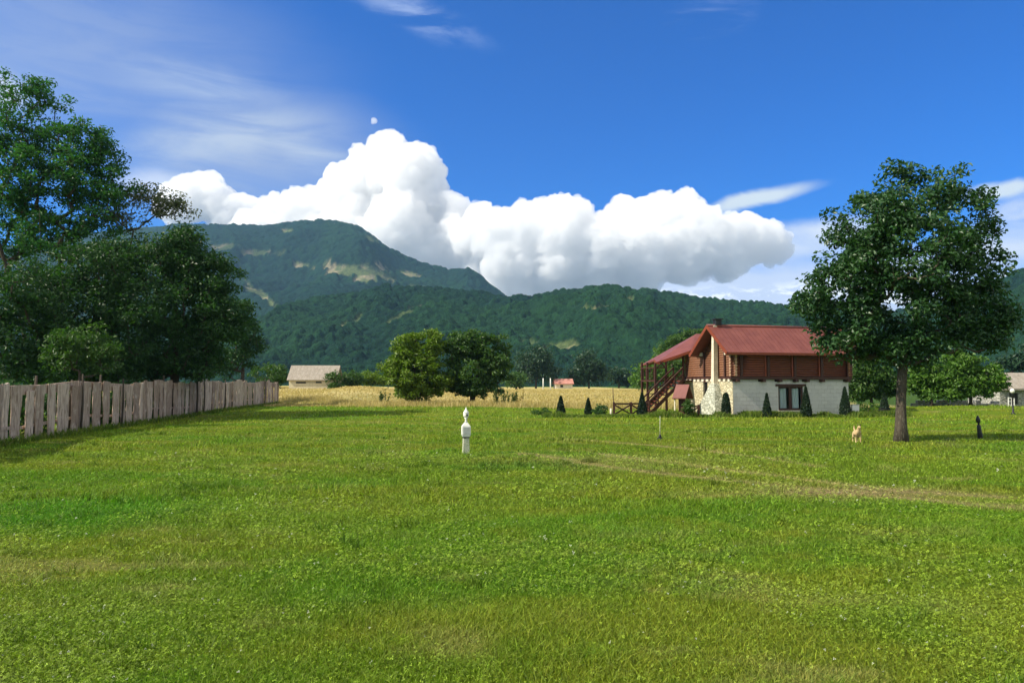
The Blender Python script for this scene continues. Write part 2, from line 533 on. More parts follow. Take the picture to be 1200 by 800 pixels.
def m_fence():
    m, T, bs = new_mat('weathered_board')
    co = T.node('ShaderNodeTexCoord').outputs['Object']
    rnd = T.node('ShaderNodeAttribute', attribute_name='tint').outputs['Fac']
    n = T.noise(T.vscale(co, (9, 9, 0.9)), 1.6, 6, 0.7, 0.5); n2 = T.noise(co, 2.2, 5, 0.6)
    n3 = T.noise(T.vscale(co, (26, 26, 1.5)), 1.2, 4, 0.6, 0.3)
    c = T.mix(rnd, (0.34, 0.245, 0.19), (0.72, 0.56, 0.45))
    c = T.mix(T.mul(T.smooth(n, 0.45, 0.62), 0.8), c, (0.17, 0.10, 0.07))
    c = T.mix(T.mul(T.smooth(n2, 0.52, 0.7), 0.6), c, (0.66, 0.53, 0.43))
    c = T.mix(T.mul(T.smooth(n3, 0.60, 0.70), 0.7), c, (0.10, 0.07, 0.055))
    sz = T.node('ShaderNodeSeparateXYZ'); T.l.new(co, sz.inputs[0])
    low = T.mul(T.smooth(T.add(sz.outputs[2], T.mul(n2, 0.8)), 0.95, 0.35), 0.5)
    c = T.mix(low, c, (0.14, 0.16, 0.07))
    T.put(bs.inputs['Base Color'], c)
    bs.inputs['Roughness'].default_value = 0.95; bs.inputs['Specular IOR Level'].default_value = 0.15
    bump(T, bs, T.add(n, n3), 0.8, 0.02)
    return m
M['fence'] = m_fence()


def m_ground():
    m, T, bs = new_mat('meadow')
    a = T.node('ShaderNodeAttribute', attribute_name='gc').outputs['Color']
    co = T.node('ShaderNodeNewGeometry').outputs['Position']
    n = T.noise(co, 9, 6, 0.7, 0.4); n2 = T.noise(T.vscale(co, (0.45, 1, 1)), 1.3, 6, 0.65, 0.5); n3 = T.noise(co, 38, 3, 0.6)
    c = T.mix(T.smooth(n, 0.35, 0.65), T.mix(1.0, a, (0.55, 0.62, 0.6), 'MULTIPLY'), T.mix(1.0, a, (1.15, 1.1, 1.05), 'MULTIPLY'))
    c = T.mix(T.mul(T.smooth(n2, 0.48, 0.66), 0.45), c, T.mix(1.0, a, (1.45, 1.3, 1.4), 'MULTIPLY'))
    c = T.mix(T.mul(T.smooth(n3, 0.55, 0.75), 0.35), c, T.mix(1.0, a, (0.4, 0.5, 0.5), 'MULTIPLY'))
    T.put(bs.inputs['Base Color'], c)
    bs.inputs['Roughness'].default_value = 0.95; bs.inputs['Specular IOR Level'].default_value = 0.1
    bump(T, bs, T.add(T.add(n, n3), n2), 1.0, 0.10)
    return m
M['ground'] = m_ground()


def m_grass():
    m, T, bs = new_mat('grass_blade')
    a = T.node('ShaderNodeAttribute', attribute_name='gc').outputs['Color']
    T.put(bs.inputs['Base Color'], a)
    bs.inputs['Roughness'].default_value = 0.6; bs.inputs['Specular IOR Level'].default_value = 0.25
    tr = T.node('ShaderNodeBsdfTranslucent'); T.put(tr.inputs[0], T.mix(1.0, a, (1.1, 1.3, 0.6), 'MULTIPLY'))
    mx = T.node('ShaderNodeMixShader'); mx.inputs[0].default_value = 0.3
    T.l.new(bs.outputs[0], mx.inputs[1]); T.l.new(tr.outputs[0], mx.inputs[2])
    T.l.new(mx.outputs[0], T.n['Material Output'].inputs[0])
    return m
M['grass'] = m_grass()


def m_hill():
    m, T, bs = new_mat('forested_slope')
    a = T.node('ShaderNodeAttribute', attribute_name='gc').outputs['Color']
    co = T.node('ShaderNodeNewGeometry').outputs['Position']
    n = T.noise(co, 0.16, 4, 0.65); n2 = T.noise(co, 0.5, 3, 0.6)
    c = T.mix(T.smooth(n, 0.35, 0.65), T.mix(1.0, a, (0.7, 0.75, 0.8), 'MULTIPLY'), T.mix(1.0, a, (1.25, 1.2, 1.1), 'MULTIPLY'))
    T.put(bs.inputs['Base Color'], c)
    bs.inputs['Roughness'].default_value = 0.95; bs.inputs['Specular IOR Level'].default_value = 0.05
    bump(T, bs, T.add(n, T.mul(n2, 0.6)), 1.0, 4.0)
    return m
M['hill'] = m_hill()


def m_cloud():
    """droplets: a dense pure scattering volume"""
    m = bpy.data.materials.new('cloud'); m.use_nodes = True
    T = NT(m.node_tree); T.n.clear()
    pv = T.node('ShaderNodeVolumeScatter')
    pv.inputs['Color'].default_value = (0.972, 0.97, 0.965, 1)
    pv.inputs['Density'].default_value = 0.013
    pv.inputs['Anisotropy'].default_value = 0.0
    out = T.node('ShaderNodeOutputMaterial'); T.l.new(pv.outputs[0], out.inputs['Volume'])
    return m
M['cloud'] = m_cloud()


# ------------------------------------------------------------------ ground sheet
def seg_dist(x, y, pts):
    best = np.full(x.shape, 1e9)
    for (x0, y0), (x1, y1) in zip(pts[:-1], pts[1:]):
        vx, vy = x1 - x0, y1 - y0
        t = np.clip(((x - x0) * vx + (y - y0) * vy) / (vx * vx + vy * vy), 0, 1)
        best = np.minimum(best, np.hypot(x - x0 - t * vx, y - y0 - t * vy))
    return best


def GP(px, py):
    D = CAMH * F / (py - 450)
    p = P(px, py, D); return (p.x, D)


TRACKS = [([GP(610, 531), GP(650, 536), GP(720, 547), GP(810, 557), GP(900, 566), GP(1010, 578), GP(1130, 588), GP(1200, 592)], 0.30),
          ([GP(700, 531), GP(780, 541), GP(880, 553), GP(960, 564), GP(1060, 574), GP(1160, 580)], 0.32),
          ([GP(640, 512), GP(760, 520), GP(880, 534), GP(960, 546)], 0.2)]


def field_edge(x):
    return 73 + 3.0 * (fbm2(x * 0.12, x * 0 + 3, 3, 8) - 0.5) + np.where(x > -5, -5.0 * sstep(x, -5, 6), 0) + 14 * sstep(-x, 14, 24)


def ground_color(x, y):
    """colour of the meadow, lighter and yellower with distance: green grass, olive and dry patches, worn tracks, ripe field"""
    g1 = np.array([0.122, 0.196, 0.010]); g2 = np.array([0.160, 0.208, 0.014]); g3 = np.array([0.072, 0.195, 0.006])
    dry = np.array([0.30, 0.265, 0.10]); soil = np.array([0.30, 0.235, 0.115])
    fld = np.array([0.52, 0.42, 0.14]); fld2 = np.array([0.60, 0.50, 0.22])
    n = fbm2(x * 0.35 + 3, y * 0.6, 6, 11, 0.66)[..., None]
    c = g1 + (g2 - g1) * sstep(n, 0.42, 0.6)
    lush = sstep(fbm2(x * 0.16 + 40, y * 0.3, 4, 21), 0.52, 0.66) * 0.5
    lx, ly = GP(70, 600)
    lush = np.maximum(lush, np.exp(-((x - lx) / 2.6) ** 2 - ((y - ly) / 2.0) ** 2) * 1.3)
    lx, ly = GP(590, 548)
    lush = np.maximum(lush, 0.7 * np.exp(-((x - lx) / 1.8) ** 2 - ((y - ly) / 1.0) ** 2))
    lush = np.clip(lush * sstep(fbm2(x * 1.9, y * 1.9, 4, 5, 0.65) + 0.25 * lush, 0.36, 0.62) * 1.1, 0, 1)[..., None]
    c = c + (g3 - c) * lush
    d = sstep(fbm2(x * 0.5 + 9, y * 1.1, 5, 31, 0.68), 0.56, 0.74) * 0.42
    d = d * (1 - lush[..., 0])
    for pts, w in TRACKS:
        q = seg_dist(x, y, pts) / (w * (0.55 + 0.9 * fbm2(x * 0.9, y * 0.9, 3, 44)))
        d = np.maximum(d, np.exp(-q ** 2) * (0.45 + 1.3 * fbm2(x * 1.1, y * 1.6, 4, 45)))
    wx, wy = GP(1000, 576)
    worn = np.exp(-((x - wx) / 1.9) ** 2 - ((y - wy) / 0.75) ** 2) * (0.5 + fbm2(x * 1.3, y * 1.3, 4, 46))
    wx2, wy2 = GP(720, 540)
    worn2 = np.exp(-((x - wx2) / 3.2) ** 2 - ((y - wy2) / 1.6) ** 2) * 0.5
    d = np.clip(np.maximum(d, np.maximum(worn * 0.7, worn2)), 0, 1)[..., None]
    c = c + (dry - c) * d
    sl = np.clip(worn * 0.75, 0, 1)[..., None]
    c = c + (soil - c) * sl
    far = sstep(y, 22, 60)[..., None]
    c = c * (1.08 + 0.16 * far * np.array([1.0, 0.8, 0.3]))  # lawn lightens and yellows with distance
    e = field_edge(x)
    fm = sstep(y + 2.2 * (fbm2(x * 0.8, y * 0.8, 3, 51) - 0.5), e - 1.2, e + 1.0)
    fn = fbm2(x * 0.04, y * 0.11, 5, 61, 0.6)[..., None]
    fc = fld + (fld2 - fld) * sstep(fn, 0.4, 0.65)
    gp = sstep(fbm2(x * 0.05 + 7, y * 0.09, 4, 71), 0.56, 0.7)[..., None] * 0.45
    fc = fc + (np.array([0.22, 0.24, 0.06]) - fc) * gp
    # beyond the ripe field, and outside it on the right, pasture
    past = np.maximum(sstep(y, 330, 360), sstep(x, 34, 42))
    past = np.maximum(past, sstep(-x - 0.62 * y, -6, 0))
    fc = fc + (np.array([0.06, 0.12, 0.02]) - fc) * past[..., None]
    c = c + (fc - c) * fm[..., None]
    return np.clip(c, 0, 1)


def build_ground():
    near = np.arange(-34, 46.01, 0.16)
    out = np.cumsum(0.25 * 1.075 ** np.arange(96))
    out = out[out < 4300]
    xs = np.concatenate([(-34 - out)[::-1], near, 46 + out])
    ys = [-4300, -2000, -900, -400, -150, -60, -25, -10, 0]
    y = 2.0
    while y < 4300:
        ys.append(y); y += max(0.09, 0.0075 * y) if y < 90 else max(0.8, 0.02 * y)
    ys.append(4300); xs = np.concatenate([[-4300], xs, [4300]])
    X, Y = np.meshgrid(xs, np.array(ys))
    Z = gz(X, Y)
    V = np.stack([X, Y, Z], -1).reshape(-1, 3)
    gc = ground_color(X, Y).reshape(-1, 3)
    me = np_mesh('ground', V, grid_faces(len(ys), len(xs)), {'gc': gc}, True)
    o = link('ground', me, M['ground'])
    tag(o, 'rough mown green meadow with worn wheel tracks and a ripe yellow field behind', 'ground', kind='structure')
build_ground()


# ------------------------------------------------------------------ hills
def hill_mesh(name, label, ridge, y0, y1, y2, nr, canopy, crown, clear, seed, foot, spur):
    t = np.linspace(-1.15, 1.15, 1500)
    rp = np.array(ridge, float)
    rt = (rp[:, 0] - 600) / F
    s = np.concatenate([np.linspace(0, 1, nr) ** 0.85, 1 + np.linspace(0.02, 0.35, 14)])
    Tm, Sm = np.meshgrid(t, s)
    py = np.interp(t, rt, rp[:, 1])[None, :].repeat(len(s), 0)
    yr = y1 * (1 + 0.10 * (fbm2(Tm * 3 + 5, Tm * 0, 3, seed) - 0.5))
    Yd = y0 + (yr - y0) * Sm
    X = Tm * Yd
    zr = (450 - py) / F * yr + CAMH - crown * 0.75
    shape = np.where(Sm <= 1, 0.32 * Sm + 0.68 * (sstep(Sm, 0, 1.08) / sstep(np.array(1.0), 0, 1.08)), 1 - (Sm - 1) * 1.6)
    Zb = foot + (zr - foot) * shape
    sp = fbm2(X / spur + 11, Yd / (spur * 1.6), 4, seed + 3, 0.5)
    rg = 1 - np.abs(2 * sp - 1) * 2
    env = np.sin(np.clip(Sm, 0, 1) * pi)
    Zb = Zb + rg * env * (zr - foot) * 0.24 + env * (fbm2(X / (spur * .3), Yd / (spur * .3), 3, seed + 9) - 0.5) * (zr - foot) * 0.10
    ppx = Tm * F + 600; ppy = 450 - F * (Zb - CAMH) / Yd
    cl = np.zeros_like(X)
    nz = fbm2(X / (crown * 3.2), Yd / (crown * 5), 5, seed + 5, 0.68)
    for (cx, cy, rx, ry, tilt, k) in clear:
        dx_ = (ppx - cx) / rx; dy_ = (ppy - cy - tilt * (ppx - cx)) / ry
        cl = np.maximum(cl, k * sstep(1.15 - np.sqrt(dx_ ** 2 + dy_ ** 2) + (nz - 0.5) * 3.6, 0.0, 0.5))
    d, v = cells(X / crown, Yd / crown, seed + 7)
    d2, v2 = cells(X / (crown * 0.55) + 5, Yd / (crown * 0.55), seed + 17)
    dome = np.sqrt(np.clip(1 - (d / 0.85) ** 2, 0, 1)) * (0.4 + 0.8 * v) * (0.7 + 0.5 * sstep(fbm2(X / (crown * 5), Yd / (crown * 5), 3, seed + 50), 0.35, 0.65)) + 0.35 * np.sqrt(np.clip(1 - (d2 / 0.85) ** 2, 0, 1)) * v2
    Z = Zb + canopy * dome * (1 - np.clip(cl, 0, 1)) * sstep(Sm, 0, 0.02)
    c0 = np.array([0.006, 0.025, 0.018]); c1 = np.array([0.013, 0.044, 0.017]); cm = np.array([0.11, 0.145, 0.06]); cr = np.array([0.30, 0.26, 0.17])
    big = fbm2(X / (crown * 14), Yd / (crown * 20), 4, seed + 30)[..., None]
    col = c0 + (c1 - c0) * (0.55 * sstep(big, 0.4, 0.62) + 0.45 * v[..., None])
    col = col * (0.75 + 0.5 * v2[..., None])
    mm = cm + (cr - cm) * sstep(fbm2(X / (crown * 2), Yd / (crown * 2), 3, seed + 40), 0.5, 0.75)[..., None]
    col = col + (mm - col) * np.clip(cl, 0, 1)[..., None]
    V = np.stack([X, Yd, Z], -1).reshape(-1, 3)
    me = np_mesh(name, V, grid_faces(len(s), len(t)), {'gc': col.reshape(-1, 3)}, True)
    o = link(name, me, M['hill'])
    tag(o, label, 'hill', kind='structure')
    return o


ridge_near = [(-900, 330), (-400, 380), (0, 395), (250, 385), (300, 378), (340, 362), (400, 350), (450, 343), (500, 345), (560, 350), (600, 353), (650, 351),
              (690, 346), (720, 341), (755, 338), (790, 345), (830, 356), (870, 362), (935, 366), (1000, 370), (1060, 372), (1120, 360), (1160, 345), (1200, 329), (1300, 290), (1700, 250)]
ridge_far = [(-900, 330), (0, 300), (150, 270), (230, 263), (270, 262), (300, 264), (315, 262), (330, 260), (370, 259), (390, 261), (403, 266), (420, 273), (435, 283), (455, 298), (490, 314), (525, 327),
             (535, 326), (548, 325), (562, 332), (580, 346), (600, 362), (700, 385), (900, 400), (1700, 400)]
hill_mesh('hill', 'low forested hills beyond the field', ridge_near, 430, 1150, 1300, 420, 6.5, 9.5,
          [(692, 367, 15, 3.5, -0.2, 0.9), (739, 353, 5, 1.6, 0, 1), (655, 412, 18, 4, -0.25, 0.75), (620, 407, 8, 2, 0, .6), (405, 382, 14, 2.5, -0.3, .6), (470, 372, 18, 2.0, -0.5, .45), (880, 400, 12, 2, 0, .5)], 100, 0.5, 190)
hill_mesh('mountain', 'high mountain ridge behind the hills with pale clearings', ridge_far, 1250, 2700, 3000, 380, 9, 17,
          [(306, 298, 24, 6, 0.1, 0.5), (402, 317, 38, 9, 0.12, .9), (355, 313, 14, 4, 0.2, .8), (478, 323, 11, 4, 0.3, 0.9), (497, 340, 18, 3.5, 0.1, 0.9), (302, 345, 30, 5, 0.75, .9), (334, 271, 7, 3.5, 0, 1),
           (385, 262, 6, 2, 0, .8), (432, 281, 8, 3, 0.5, .6), (262, 290, 14, 4, 0, .5)], 200, 20, 620)


# ------------------------------------------------------------------ clouds (solid shapes far behind the mountain)
def make_cloud(label, puffs, D, thick, voxel, base_py, seed, sx=1.0, rough=1.0):
    r = np.random.default_rng(seed)
    bm = bmesh.new()
    k = D / F
    balls = []
    for (px, py, rp) in puffs:
        balls.append((px, py, rp, 0.0))
        for _ in range(7):
            a = r.uniform(0, 2 * pi); q = rp * r.uniform(0.28, 0.5)
            b = r.uniform(0.55, 0.95) * rp
            yy = r.uniform(-1, 0.4)
            w = math.sqrt(max(0.05, 1 - (yy * 0.8) ** 2))
            balls.append((px + cos(a) * b * w, py + sin(a) * b * w, q, yy * rp))
    for (px, py, rp, off) in balls:
        if py + rp > base_py(px) + 10:
            py = min(py, base_py(px) + 10 - rp)
        c = P(px, py, D)
        c.y += off * k * 0.9 + r.uniform(-0.2, 0.2) * rp * k
        mt = Matrix.Translation(c) @ Matrix.Diagonal((rp * k * sx, rp * k * thick, rp * k, 1))
        bmesh.ops.create_icosphere(bm, subdivisions=3, radius=1.0, matrix=mt)
    me = bpy.data.meshes.new('cloud'); bm.to_mesh(me); bm.free()
    o = bpy.data.objects.new('cloud', me); COL.objects.link(o)
    rm = o.modifiers.new('remesh', 'REMESH'); rm.mode = 'VOXEL'; rm.voxel_size = voxel; rm.use_smooth_shade = True
    dg = bpy.context.evaluated_depsgraph_get()
    me2 = bpy.data.meshes.new_from_object(o.evaluated_get(dg))
    o.modifiers.clear()
    n = len(me2.vertices)
    co = np.empty(n * 3, np.float32); me2.vertices.foreach_get('co', co); co = co.reshape(-1, 3).astype(float)
    for (sc, amp) in ((430, 150), (215, 115), (107, 75), (54, 40), (27, 18)):
        sc *= D / 7000 * 0.9; amp *= D / 7000 * 0.85 * rough
        nm = np.empty(n * 3, np.float32); me2.vertices.foreach_get('normal', nm); nm = nm.reshape(-1, 3)
        v = vn3(co[:, 0] / sc, co[:, 1] / sc, co[:, 2] / sc, seed)
        v = 1 - np.abs(2 * v - 1)                         # billows
        co = co + nm * ((v - 0.68) * amp)[:, None]
        me2.vertices.foreach_set('co', co.astype(np.float32).ravel()); me2.update()
    o.data = me2
    rm = o.modifiers.new('remesh', 'REMESH'); rm.mode = 'VOXEL'; rm.voxel_size = voxel * 0.95; rm.use_smooth_shade = True
    me2 = bpy.data.meshes.new_from_object(o.evaluated_get(bpy.context.evaluated_depsgraph_get()))
    o.modifiers.clear()
    n = len(me2.vertices); co = np.empty(n * 3, np.float32); me2.vertices.foreach_get('co', co); co = co.reshape(-1, 3).astype(float)
    for (sc, amp) in ((95, 46), (46, 36), (24, 22)):
        nm = np.empty(n * 3, np.float32); me2.vertices.foreach_get('normal', nm); nm = nm.reshape(-1, 3)
        v = vn3(co[:, 0] / sc, co[:, 1] / sc, co[:, 2] / sc, seed + 31); v = 1 - np.abs(2 * v - 1)
        w_ = 0.4 + 1.2 * vn3(co[:, 0] / 400, co[:, 1] / 400, co[:, 2] / 400, seed + 7)
        co = co + nm * ((v - 0.5) * amp * w_ * rough)[:, None]
        me2.vertices.foreach_set('co', co.astype(np.float32).ravel()); me2.update()
    o.data = me2
    rm = o.modifiers.new('remesh', 'REMESH'); rm.mode = 'VOXEL'; rm.voxel_size = voxel * 0.8; rm.use_smooth_shade = True
    me2 = bpy.data.meshes.new_from_object(o.evaluated_get(bpy.context.evaluated_depsgraph_get()))
    o.modifiers.clear()
    # keep only the outer skins: drop the small closed pockets inside the body
    bm = bmesh.new(); bm.from_mesh(me2); bm.verts.ensure_lookup_table(); seen = set(); kill = []
    for v in bm.verts:
        if v.index in seen: continue
        st = [v]; comp = []; seen.add(v.index)
        while st:
            q = st.pop(); comp.append(q)
            for e in q.link_edges:
                w_ = e.other_vert(q)
                if w_.index not in seen: seen.add(w_.index); st.append(w_)
        if len(comp) < 1500: kill.append(comp)
    if len(bm.verts) > 4000:
        for c_ in kill: bmesh.ops.delete(bm, geom=c_, context='VERTS')
    bm.to_mesh(me2); bm.free()
    me2.polygons.foreach_set('use_smooth', [True] * len(me2.polygons))
    me2.materials.clear(); me2.materials.append(M['cloud'])
    o.data = me2
    tag(o, label, 'cloud', 'white cumulus clouds over the mountain', 'structure')
    return o


make_cloud('towering white cumulus cloud rising behind the mountain slope',
           [(452, 204, 32), (490, 202, 27), (506, 209, 19), (425, 224, 30), (470, 228, 44), (400, 240, 30), (368, 254, 30), (342, 262, 26), (420, 265, 44), (475, 272, 50), (520, 265, 34),
            (548, 290, 40), (505, 305, 44), (565, 308, 38), (455, 300, 40), (395, 275, 38), (300, 270, 22), (600, 312, 34), (575, 328, 30), (530, 322, 34)],
           7600, 1.5, 12, lambda x: 352 if x > 440 else 330, 5)
make_cloud('long flat-based white cumulus cloud low over the forested hills',
           [(570, 280, 30), (608, 286, 34), (652, 276, 36), (668, 262, 24), (700, 292, 36), (738, 285, 38), (772, 270, 34), (802, 264, 30), (808, 286, 36), (845, 284, 30), (872, 284, 24), (898, 288, 18),
            (640, 304, 38), (690, 310, 34), (748, 302, 34), (600, 312, 36), (650, 322, 26), (790, 300, 28)],
           6900, 1.6, 11, lambda x: 344 - max(0, (x - 640)) * 0.13, 9)
make_cloud('small white cumulus cloud peeping over the left end of the mountain',
           [(232, 228, 22), (252, 242, 22), (275, 252, 20), (212, 240, 20), (300, 260, 18), (330, 264, 16)], 8200, 1.4, 17, lambda x: 300, 13)
make_cloud('tiny white puff of cloud floating above the towering cumulus', [(438, 142, 3.6), (436, 145, 2.6)], 8000, 1.0, 9, lambda x: 200, 15, rough=0.3)


# ------------------------------------------------------------------ air
def make_haze():
    mb = MB(); mb.box(-4500, 4500, -4500, 4500, -3, 900)
    m = bpy.data.materials.new('haze_air'); m.use_nodes = True
    T = NT(m.node_tree); T.n.clear()
    pv = T.node('ShaderNodeVolumePrincipled')
    pv.inputs['Color'].default_value = (0.35, 0.62, 0.98, 1)
    pv.inputs['Density'].default_value = 0.00008
    pv.inputs['Anisotropy'].default_value = 0.2
    out = T.node('ShaderNodeOutputMaterial'); T.l.new(pv.outputs[0], out.inputs['Volume'])
    o = mb.build('haze', m)
    tag(o, 'thin blue summer haze over the whole valley', 'haze', kind='stuff')
make_haze()


# ------------------------------------------------------------------ leaves and trees
def leaf_cloud(name, C, rad, per, size, mat, parent, r, flat=0.65, droop=0.35, up=0.7, aspect=0.5, tint_clump=None):
    """leaf-sized faces scattered round clump centres C"""
    nC = len(C)
    rad = np.broadcast_to(np.asarray(rad, float), (nC,))
    idx = np.repeat(np.arange(nC), per)
    n = len(idx)
    g = r.normal(size=(n, 3)); g /= np.linalg.norm(g, axis=1)[:, None]
    g *= (r.random(n) ** 0.45)[:, None]
    P0 = C[idx] + g * rad[idx][:, None] * np.array([1, 1, flat])
    nrm = r.normal(size=(n, 3)) * 0.75 + np.array([0, 0, up]) + g * 0.5
    nrm /= np.linalg.norm(nrm, axis=1)[:, None]
    d = r.normal(size=(n, 3)) + g * 0.8 - np.array([0, 0, droop])
    d -= nrm * (d * nrm).sum(1)[:, None]; d /= np.linalg.norm(d, axis=1)[:, None]
    w = np.cross(nrm, d)
    sz = size * (0.6 + 0.8 * r.random(n))
    L = d * sz[:, None]; Wd = w * (sz * aspect)[:, None]; B = nrm * (sz * 0.12)[:, None]
    V = np.stack([P0 - L * 0.5, P0 + Wd * 0.5 + B - L * 0.05, P0 + L * 0.5 - B * 0.8, P0 - Wd * 0.5 + B - L * 0.05], 1).reshape(-1, 3)
    Fc = np.arange(n * 4).reshape(-1, 4)
    ti = np.repeat(r.random(n), 4)
    tc_ = r.random(nC) if tint_clump is None else tint_clump
    cl = np.repeat(np.clip(tc_[idx] + r.normal(size=n) * 0.12, 0, 1), 4)
    me = np_mesh(name, V, Fc, {'tint': ti, 'clump': cl}, False)
    return link(name, me, mat, parent)


def tree(name, label, cat, loc, lobes, trunk_top, r0, leaf_mat, bark='bark', leaf=0.2, per=100, clump=0.6, group=None, seed=1, lean=(0, 0), shell=0.5,
         ragged=0.35, first_branch=0.5, stems=1, twigs=True, flat=0.65, tubes=6, up=0.7, aspect=0.5, droop=0.35):
    """tapered trunk with limbs and a crown of leaf clumps filling uneven lobes (all lengths in metres, relative to loc)"""
    r = np.random.default_rng(seed)
    root = empty(name, loc)
    tag(root, label, cat, group)
    pts = []
    for (cx, cy, cz, rx, ry, rz, n) in lobes:
        g = r.normal(size=(n, 3)); g /= np.linalg.norm(g, axis=1)[:, None]
        q = shell + (1 - shell) * r.random(n) ** 0.7
        q = q * (1 + ragged * (vn3(g[:, 0] * 2.2 + cx, g[:, 1] * 2.2, g[:, 2] * 2.2 + cz, seed) - 0.55) * 2)
        pts.append(np.array([cx, cy, cz]) + g * q[:, None] * np.array([rx, ry, rz]))
    C = np.concatenate(pts)
    C = C[C[:, 2] > first_branch * 0.8]
    # skeleton
    nodes = []; par = []
    top = np.array([lean[0], lean[1], trunk_top])
    for st in range(stems):
        off = np.array([0, 0, 0.0]) if stems == 1 else np.array([r.normal() * 0.25, r.normal() * 0.25, 0])
        tp = top + (0 if stems == 1 else r.normal(size=3) * np.array([0.6, 0.6, 0.3]) * trunk_top * 0.25)
        m = 9
        for i in range(m):
            f = i / (m - 1)
            wob = np.array([math.sin(f * 5 + seed + st) * 0.05, math.cos(f * 4 + seed) * 0.05, 0]) * trunk_top * 0.3 * f
            nodes.append(off * (1 - f) * 1 + off * f * 2 * (stems > 1) + (tp - off) * np.array([f ** 1.3, f ** 1.3, f]) + wob + np.array([0, 0, -0.15 if i == 0 else 0]))
            par.append(-1 if i == 0 else len(nodes) - 2)
    nt = len(nodes)
    base = np.array([0, 0, first_branch])
    order = np.argsort(np.linalg.norm(C - base, axis=1))
    N = np.array(nodes); endn = {}
    for ci in order:
        c = C[ci]
        dd = np.linalg.norm(N - c, axis=1)
        low = N[:, 2] < first_branch
        pen = np.where(low, 50, 0) + np.where(N[:, 2] > c[2] + 0.2, 1.5 * (N[:, 2] - c[2]), 0) + 0.25 * np.linalg.norm(N - base, axis=1)
        j = int(np.argmin(dd + pen))
        a = N[j]; mid = (a + c) / 2 + np.array([0, 0, -0.10 * dd[j]]) + r.normal(size=3) * 0.06 * dd[j]
        nodes.append(mid); par.append(j); nodes.append(c); par.append(len(nodes) - 2)
        N = np.array(nodes)
    cnt = np.zeros(len(nodes)); cnt[nt:] = 0.5
    for i in range(len(nodes) - 1, -1, -1):
        if par[i] >= 0: cnt[par[i]] += max(cnt[i], 1)
    mx = cnt[0] if cnt[0] > 0 else 1
    rad = r0 * (np.maximum(cnt, 0.6) / mx) ** 0.5
    trunk = MB(); m = nt // stems
    for st in range(stems):
        ids = list(range(st * m, (st + 1) * m))
        rr = [max(rad[i], 0.012) for i in ids]
        rr = [r0 * (1 - 0.45 * k / (m - 1)) * (1 if stems == 1 else 0.6) if N[i][2] < first_branch else rr[k] for k, i in enumerate(ids)]
        for k in range(1, m): rr[k] = min(rr[k], rr[k - 1])
        rr[0] *= 1.45; rr[1] *= 1.06
        trunk.tube([N[i] for i in ids], rr, 12)
    lim = MB()
    for i in range(nt, len(nodes), 2):
        j = par[i]; e = i + 1
        ra = max(min(rad[i] * 1.1, rad[j]), 0.008)
        if not twigs and ra < r0 * 0.12: continue
        lim.tube([N[j], N[i], N[e]], [ra, rad[i], max(rad[e] * 0.5, 0.006)], tubes, False)
    trunk.build('trunk', M[bark], root, True)
    if lim.n: lim.build('limbs', M[bark], root, True)
    leaf_cloud('crown', C, clump * (0.75 + 0.5 * r.random(len(C))), per, leaf, M[leaf_mat], root, r, flat, droop, up, aspect)
    return root


def lobe(px, py, rx, ry, D, base, n, dy=0.0, deep=1.0):
    """lobe of a crown: centre and radii read off the photo at depth D, in metres relative to the tree's base"""
    p = P(px, py, D + dy); k = (D + dy) / F
    return (p.x - base[0], p.y - base[1], p.z - base[2], rx * k, (rx + ry) / 2 * k * deep, ry * k, n)


def gpt(px, D):
    x = (px - 600) / F * D
    return (x, D, gzf(x, D))


# the big tree on the right
B = GP(1056, 516); B = (B[0], B[1], gzf(*B)); D = B[1]
tree('broadleaf_tree', 'big dark green walnut-like tree with a thick brown trunk standing right of the house', 'tree', B,
     [lobe(1062, 228, 58, 40, D, B, 46), lobe(1122, 258, 42, 36, D, B, 30), lobe(1015, 270, 44, 45, D, B, 50), lobe(1075, 300, 80, 60, D, B, 100, -0.6),
      lobe(990, 335, 50, 45, D, B, 64), lobe(1138, 325, 42, 42, D, B, 50), lobe(1058, 372, 82, 46, D, B, 92, 0.3), lobe(985, 385, 34, 30, D, B, 30), lobe(1140, 385, 36, 32, D, B, 30, 0.5),
      lobe(1178, 370, 20, 20, D, B, 14), lobe(945, 358, 22, 12, D, B, 9), lobe(1060, 410, 62, 26, D, B, 44, 0.6)],
     4.6, 0.215, 'leaf_big', 'bark', leaf=0.185, per=72, clump=0.55, seed=4, first_branch=2.0, ragged=0.32, tubes=6, lean=(0.25, 0), up=0.75, aspect=0.55)

# tall tree at the left edge
B = gpt(38, 51); D = 51
tree('ash_tree', 'very tall open-crowned tree with dark forked stems at the left edge', 'tree', B,
     [lobe(35, 110, 42, 28, D, B, 34), lobe(15, 160, 60, 40, D, B, 60), lobe(85, 165, 50, 32, D, B, 44), lobe(120, 175, 26, 24, D, B, 18), lobe(60, 215, 80, 40, D, B, 74), lobe(125, 235, 36, 24, D, B, 22),
      lobe(10, 260, 60, 50, D, B, 80), lobe(75, 275, 60, 40, D, B, 70), lobe(30, 190, 60, 50, D, B, 60), lobe(100, 210, 50, 35, D, B, 40)],
     13.5, 0.22, 'leaf_tall', 'bark_dark', leaf=0.24, per=66, clump=0.8, seed=11, first_branch=5.5, ragged=0.5, stems=3, shell=0.35, flat=0.5, group='trees behind the board fence')
